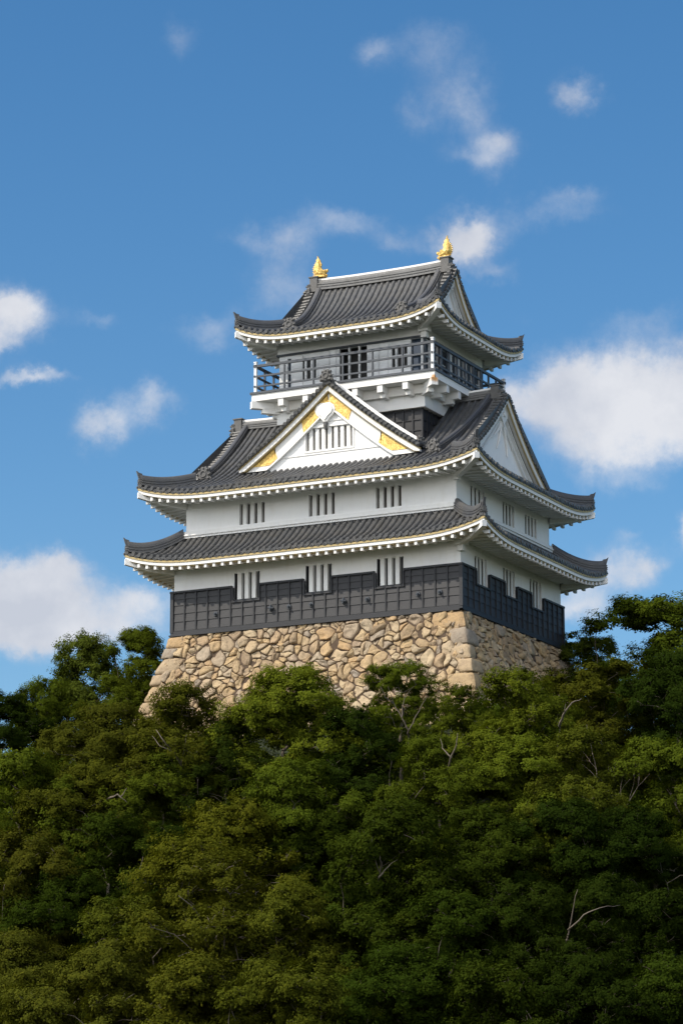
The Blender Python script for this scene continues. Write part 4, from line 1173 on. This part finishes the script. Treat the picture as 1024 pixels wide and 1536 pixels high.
def solve_place(px, py, H, dist=None):
    d = ray(px, py)
    if dist is None:
        t = 138.0; best = (-99, 130)
        while t > 104:
            p = CAM + d * t
            g_ = p.z - float(terrain(p.x, p.y))
            if g_ > best[0]: best = (g_, t)
            if g_ >= H: break
            t -= .25
        else: t = best[1]
    else: t = dist
    p = CAM + d * t; return p, t
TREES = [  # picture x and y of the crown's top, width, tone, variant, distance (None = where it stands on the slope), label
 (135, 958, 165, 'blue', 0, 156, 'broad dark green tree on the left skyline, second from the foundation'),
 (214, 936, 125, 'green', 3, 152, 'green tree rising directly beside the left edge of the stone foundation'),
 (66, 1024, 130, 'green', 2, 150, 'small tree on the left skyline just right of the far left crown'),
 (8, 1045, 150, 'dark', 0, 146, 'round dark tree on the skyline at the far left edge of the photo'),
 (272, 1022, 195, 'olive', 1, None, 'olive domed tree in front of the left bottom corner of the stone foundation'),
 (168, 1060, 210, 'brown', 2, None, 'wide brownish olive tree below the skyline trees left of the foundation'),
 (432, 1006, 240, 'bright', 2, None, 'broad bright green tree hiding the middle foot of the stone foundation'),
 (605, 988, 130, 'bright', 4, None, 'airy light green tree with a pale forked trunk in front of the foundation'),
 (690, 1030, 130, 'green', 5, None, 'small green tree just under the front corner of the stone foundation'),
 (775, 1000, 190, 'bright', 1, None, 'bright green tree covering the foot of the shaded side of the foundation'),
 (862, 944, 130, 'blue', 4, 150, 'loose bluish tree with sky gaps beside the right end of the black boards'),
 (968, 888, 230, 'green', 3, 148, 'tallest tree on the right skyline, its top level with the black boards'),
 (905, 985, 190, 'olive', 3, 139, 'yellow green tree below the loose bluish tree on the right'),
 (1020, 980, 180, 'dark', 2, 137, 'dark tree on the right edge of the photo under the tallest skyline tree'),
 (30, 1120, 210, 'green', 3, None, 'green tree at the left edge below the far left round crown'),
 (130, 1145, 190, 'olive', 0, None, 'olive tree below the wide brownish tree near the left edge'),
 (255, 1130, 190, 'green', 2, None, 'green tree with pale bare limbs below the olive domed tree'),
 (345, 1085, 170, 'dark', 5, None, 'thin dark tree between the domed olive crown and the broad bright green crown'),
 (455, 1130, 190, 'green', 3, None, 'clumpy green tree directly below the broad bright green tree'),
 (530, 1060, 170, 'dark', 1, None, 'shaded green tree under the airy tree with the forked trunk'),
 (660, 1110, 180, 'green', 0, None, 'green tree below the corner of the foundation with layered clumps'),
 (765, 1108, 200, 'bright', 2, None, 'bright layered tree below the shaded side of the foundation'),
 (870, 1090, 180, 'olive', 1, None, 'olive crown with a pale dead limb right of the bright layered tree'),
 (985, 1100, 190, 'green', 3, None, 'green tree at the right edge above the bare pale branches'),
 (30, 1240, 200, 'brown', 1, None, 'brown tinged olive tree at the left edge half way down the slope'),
 (165, 1215, 190, 'shade_green', 3, None, 'fresh green tree with stepped clumps left of the yellow crown'),
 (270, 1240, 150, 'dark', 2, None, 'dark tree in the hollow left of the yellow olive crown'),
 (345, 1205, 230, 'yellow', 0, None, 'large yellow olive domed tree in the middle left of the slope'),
 (480, 1225, 180, 'shade_green', 2, None, 'green tree right of the large yellow olive crown'),
 (600, 1195, 220, 'shade_green', 1, None, 'large mid green tree with a pale trunk in the middle of the slope'),
 (735, 1215, 190, 'shade_green', 0, None, 'green tree right of the middle tree with the pale trunk'),
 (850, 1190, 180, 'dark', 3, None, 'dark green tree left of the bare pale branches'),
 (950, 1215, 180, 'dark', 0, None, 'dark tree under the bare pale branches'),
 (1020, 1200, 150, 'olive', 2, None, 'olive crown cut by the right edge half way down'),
 (100, 1310, 190, 'shade_green', 0, None, 'green rounded tree low on the left slope'),
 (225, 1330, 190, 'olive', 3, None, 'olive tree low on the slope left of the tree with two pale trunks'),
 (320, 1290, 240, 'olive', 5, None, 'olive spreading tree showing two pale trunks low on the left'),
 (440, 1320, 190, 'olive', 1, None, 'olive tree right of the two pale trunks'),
 (560, 1300, 200, 'shade_green', 2, None, 'green tree below the middle tree with the pale trunk'),
 (680, 1330, 190, 'shade_green', 3, None, 'mid green crown low on the slope right of centre'),
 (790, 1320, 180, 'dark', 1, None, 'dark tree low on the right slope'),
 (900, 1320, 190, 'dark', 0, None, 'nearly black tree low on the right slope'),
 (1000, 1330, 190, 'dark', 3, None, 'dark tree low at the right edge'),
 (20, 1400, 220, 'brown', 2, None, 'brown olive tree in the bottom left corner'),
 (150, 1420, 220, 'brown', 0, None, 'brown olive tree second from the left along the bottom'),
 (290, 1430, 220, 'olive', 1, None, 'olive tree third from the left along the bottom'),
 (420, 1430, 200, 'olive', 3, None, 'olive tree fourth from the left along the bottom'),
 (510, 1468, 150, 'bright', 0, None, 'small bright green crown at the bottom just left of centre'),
 (610, 1420, 200, 'shade_green', 2, None, 'green tree at the bottom just right of centre'),
 (740, 1440, 210, 'shade_green', 1, None, 'green tree at the bottom right of centre'),
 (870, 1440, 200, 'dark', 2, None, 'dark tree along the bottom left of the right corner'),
 (1005, 1440, 200, 'shade_green', 0, None, 'green tree in the bottom right corner'),
]
rt = random.Random(21)
def put_tree(px, py, wpx, tone, var, dist, label, name='broadleaf_tree'):
    k = TK[var]; s = (wpx * (dist or 122.0) / FPX) / (2 * k[0]) * 1.03; H = k[1] * s
    p, t = solve_place(px, py, H, dist)
    if dist is not None:                       # stretch nothing: stand on the ground below the crown
        H0 = p.z - float(terrain(p.x, p.y)); H = H0; sz = max(s * .8, H0 / k[1])
    else: sz = s
    root = empty(name, (p.x, p.y, p.z - k[1] * sz)); root.rotation_euler = (0, 0, rt.uniform(0, 6.28)); root.scale = (s, s, sz)
    tag(root, label, 'tree', 'trees covering the castle hill')
    c = bpy.data.objects.new('crown', TM[var][0]); COL.objects.link(c); c.parent = root
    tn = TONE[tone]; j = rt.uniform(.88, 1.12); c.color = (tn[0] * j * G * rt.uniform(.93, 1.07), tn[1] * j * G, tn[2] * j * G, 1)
    b = bpy.data.objects.new('trunk', TM[var][1]); COL.objects.link(b); b.parent = root
    return root, p, t
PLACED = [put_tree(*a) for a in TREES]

# pale limbs that show through the leaves; each belongs to one tree
LIMBS = [  # tree index, polylines in picture coordinates with depth into the crown (metres) at start and end
 (7, [[(616, 1140), (613, 1110), (612, 1095), (603, 1078), (590, 1055), (582, 1030)], [(613, 1096), (622, 1078), (632, 1060), (640, 1045)], [(603, 1078), (604, 1060), (608, 1040)], [(590, 1055), (578, 1046), (570, 1030)]]),
 (16, [[(282, 1180), (274, 1150), (262, 1130), (246, 1112), (234, 1095)], [(272, 1146), (276, 1120), (280, 1102)], [(262, 1130), (240, 1120), (228, 1104)]]),
 (22, [[(838, 1090), (845, 1072), (858, 1055), (872, 1048)], [(846, 1070), (848, 1056)]]),
 (29, [[(566, 1340), (568, 1318), (572, 1300), (570, 1285)], [(568, 1316), (582, 1300), (596, 1290)]]),
 (36, [[(310, 1420), (306, 1400), (300, 1378), (286, 1358), (268, 1344)], [(337, 1428), (336, 1400), (334, 1380), (336, 1362)], [(336, 1400), (352, 1392), (372, 1388)]]),
 (41, [[(834, 1480), (842, 1440), (852, 1400), (858, 1370), (866, 1335)], [(852, 1396), (876, 1372), (900, 1362), (930, 1358)], [(834, 1470), (850, 1450), (858, 1432)]]),
 (20, [[(672, 1160), (676, 1138), (684, 1118), (686, 1100)], [(676, 1138), (664, 1122), (660, 1108)]]),
 (14, [[(160, 1200), (176, 1192), (192, 1206)], [(182, 1196), (190, 1182)]]),
]
rl_ = random.Random(8)
for ti, lines in LIMBS:
    root, p, t = PLACED[ti]
    dist = (p - CAM).length if t is None else t
    dep = TK[TREES[ti][4]][0] * root.scale.x * .80 + (2.2 if ti == 7 else 0)
    mb = MB(); wob = rl_.uniform(0, 9)
    for n_, ln in enumerate(lines):
        P = []
        for k, (px, py) in enumerate(ln):
            f = k / (len(ln) - 1); d_ = dist - dep + (1.3 * (1 - f) ** 2 if n_ == 0 else 0) + .35 * math.sin(px * .09 + py * .05 + wob)
            P.append(CAM + ray(px, py) * d_)
        r0 = .058 if n_ == 0 else .034
        # subdivide and roughen the line
        Q = []
        for i in range(len(P) - 1):
            for f in (0, .33, .66): Q.append(P[i].lerp(P[i + 1], f) + Vector((rl_.uniform(-.03, .03), rl_.uniform(-.03, .03), rl_.uniform(-.03, .03))))
        Q.append(P[-1]); mb.tube(Q, [r0 * (1 - .8 * i / (len(Q) - 1)) for i in range(len(Q))], 6)
    o = mb.build('limb', M['bark'], root, smooth=True); bpy.context.view_layer.update(); o.matrix_parent_inverse = root.matrix_world.inverted()

# dense low undergrowth covering the hillside between the trees
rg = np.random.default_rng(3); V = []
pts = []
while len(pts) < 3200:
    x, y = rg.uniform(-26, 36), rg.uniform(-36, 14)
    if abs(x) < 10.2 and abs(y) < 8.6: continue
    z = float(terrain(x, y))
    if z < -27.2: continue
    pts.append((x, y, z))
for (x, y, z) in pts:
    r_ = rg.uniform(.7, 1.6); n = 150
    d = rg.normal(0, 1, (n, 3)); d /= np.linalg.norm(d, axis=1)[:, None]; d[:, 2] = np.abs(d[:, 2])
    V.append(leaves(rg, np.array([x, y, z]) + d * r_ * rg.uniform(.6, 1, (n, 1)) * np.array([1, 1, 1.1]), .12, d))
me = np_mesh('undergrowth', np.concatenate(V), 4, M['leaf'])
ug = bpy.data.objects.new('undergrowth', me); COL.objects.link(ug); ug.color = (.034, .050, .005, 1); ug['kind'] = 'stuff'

# bare pale branches of a dead tree on the right
def dead_tree():
    p, t = solve_place(962, 1172, 7.4)
    zg = float(terrain(p.x, p.y)); root = empty('dead_tree', (p.x, p.y, zg)); root.scale = (1.0, 1.0, 1.12); tag(root, 'bare bleached branches of a dead tree among the dark crowns at right', 'dead tree')
    mb = MB(); rd = random.Random(4)
    def grow(a, d, L_, r_, dep):
        P = [a]; q = a; dd = d.copy()
        for k in range(5):
            dd = (dd + Vector((rd.uniform(-.28, .28), rd.uniform(-.28, .28), rd.uniform(-.12, .2)))).normalized(); q = q + dd * L_ / 5; P.append(q)
        mb.tube(P, [r_ * (1 - .13 * k) for k in range(6)], 6)
        if dep:
            for k in range(3): grow(P[rd.randint(2, 5)], (dd + Vector((rd.uniform(-1, 1), rd.uniform(-.6, .6), rd.uniform(-.1, .9)))).normalized(), L_ * .62, r_ * .5, dep - 1)
    grow(Vector((0, 0, -.5)), Vector((.1, -.2, 1)), 4.6, .13, 0)
    top = Vector(mb.v[-8]) if mb.v else Vector((0, 0, 4))
    for d in (Vector((-.75, -.45, .35)), Vector((.7, -.3, .45)), Vector((-.2, -.6, .8))): grow(Vector((.0, -.3, 3.9)), d.normalized(), 2.9, .06, 2)
    mb.build('branches', M['deadbark'], root, smooth=True)
dead_tree()
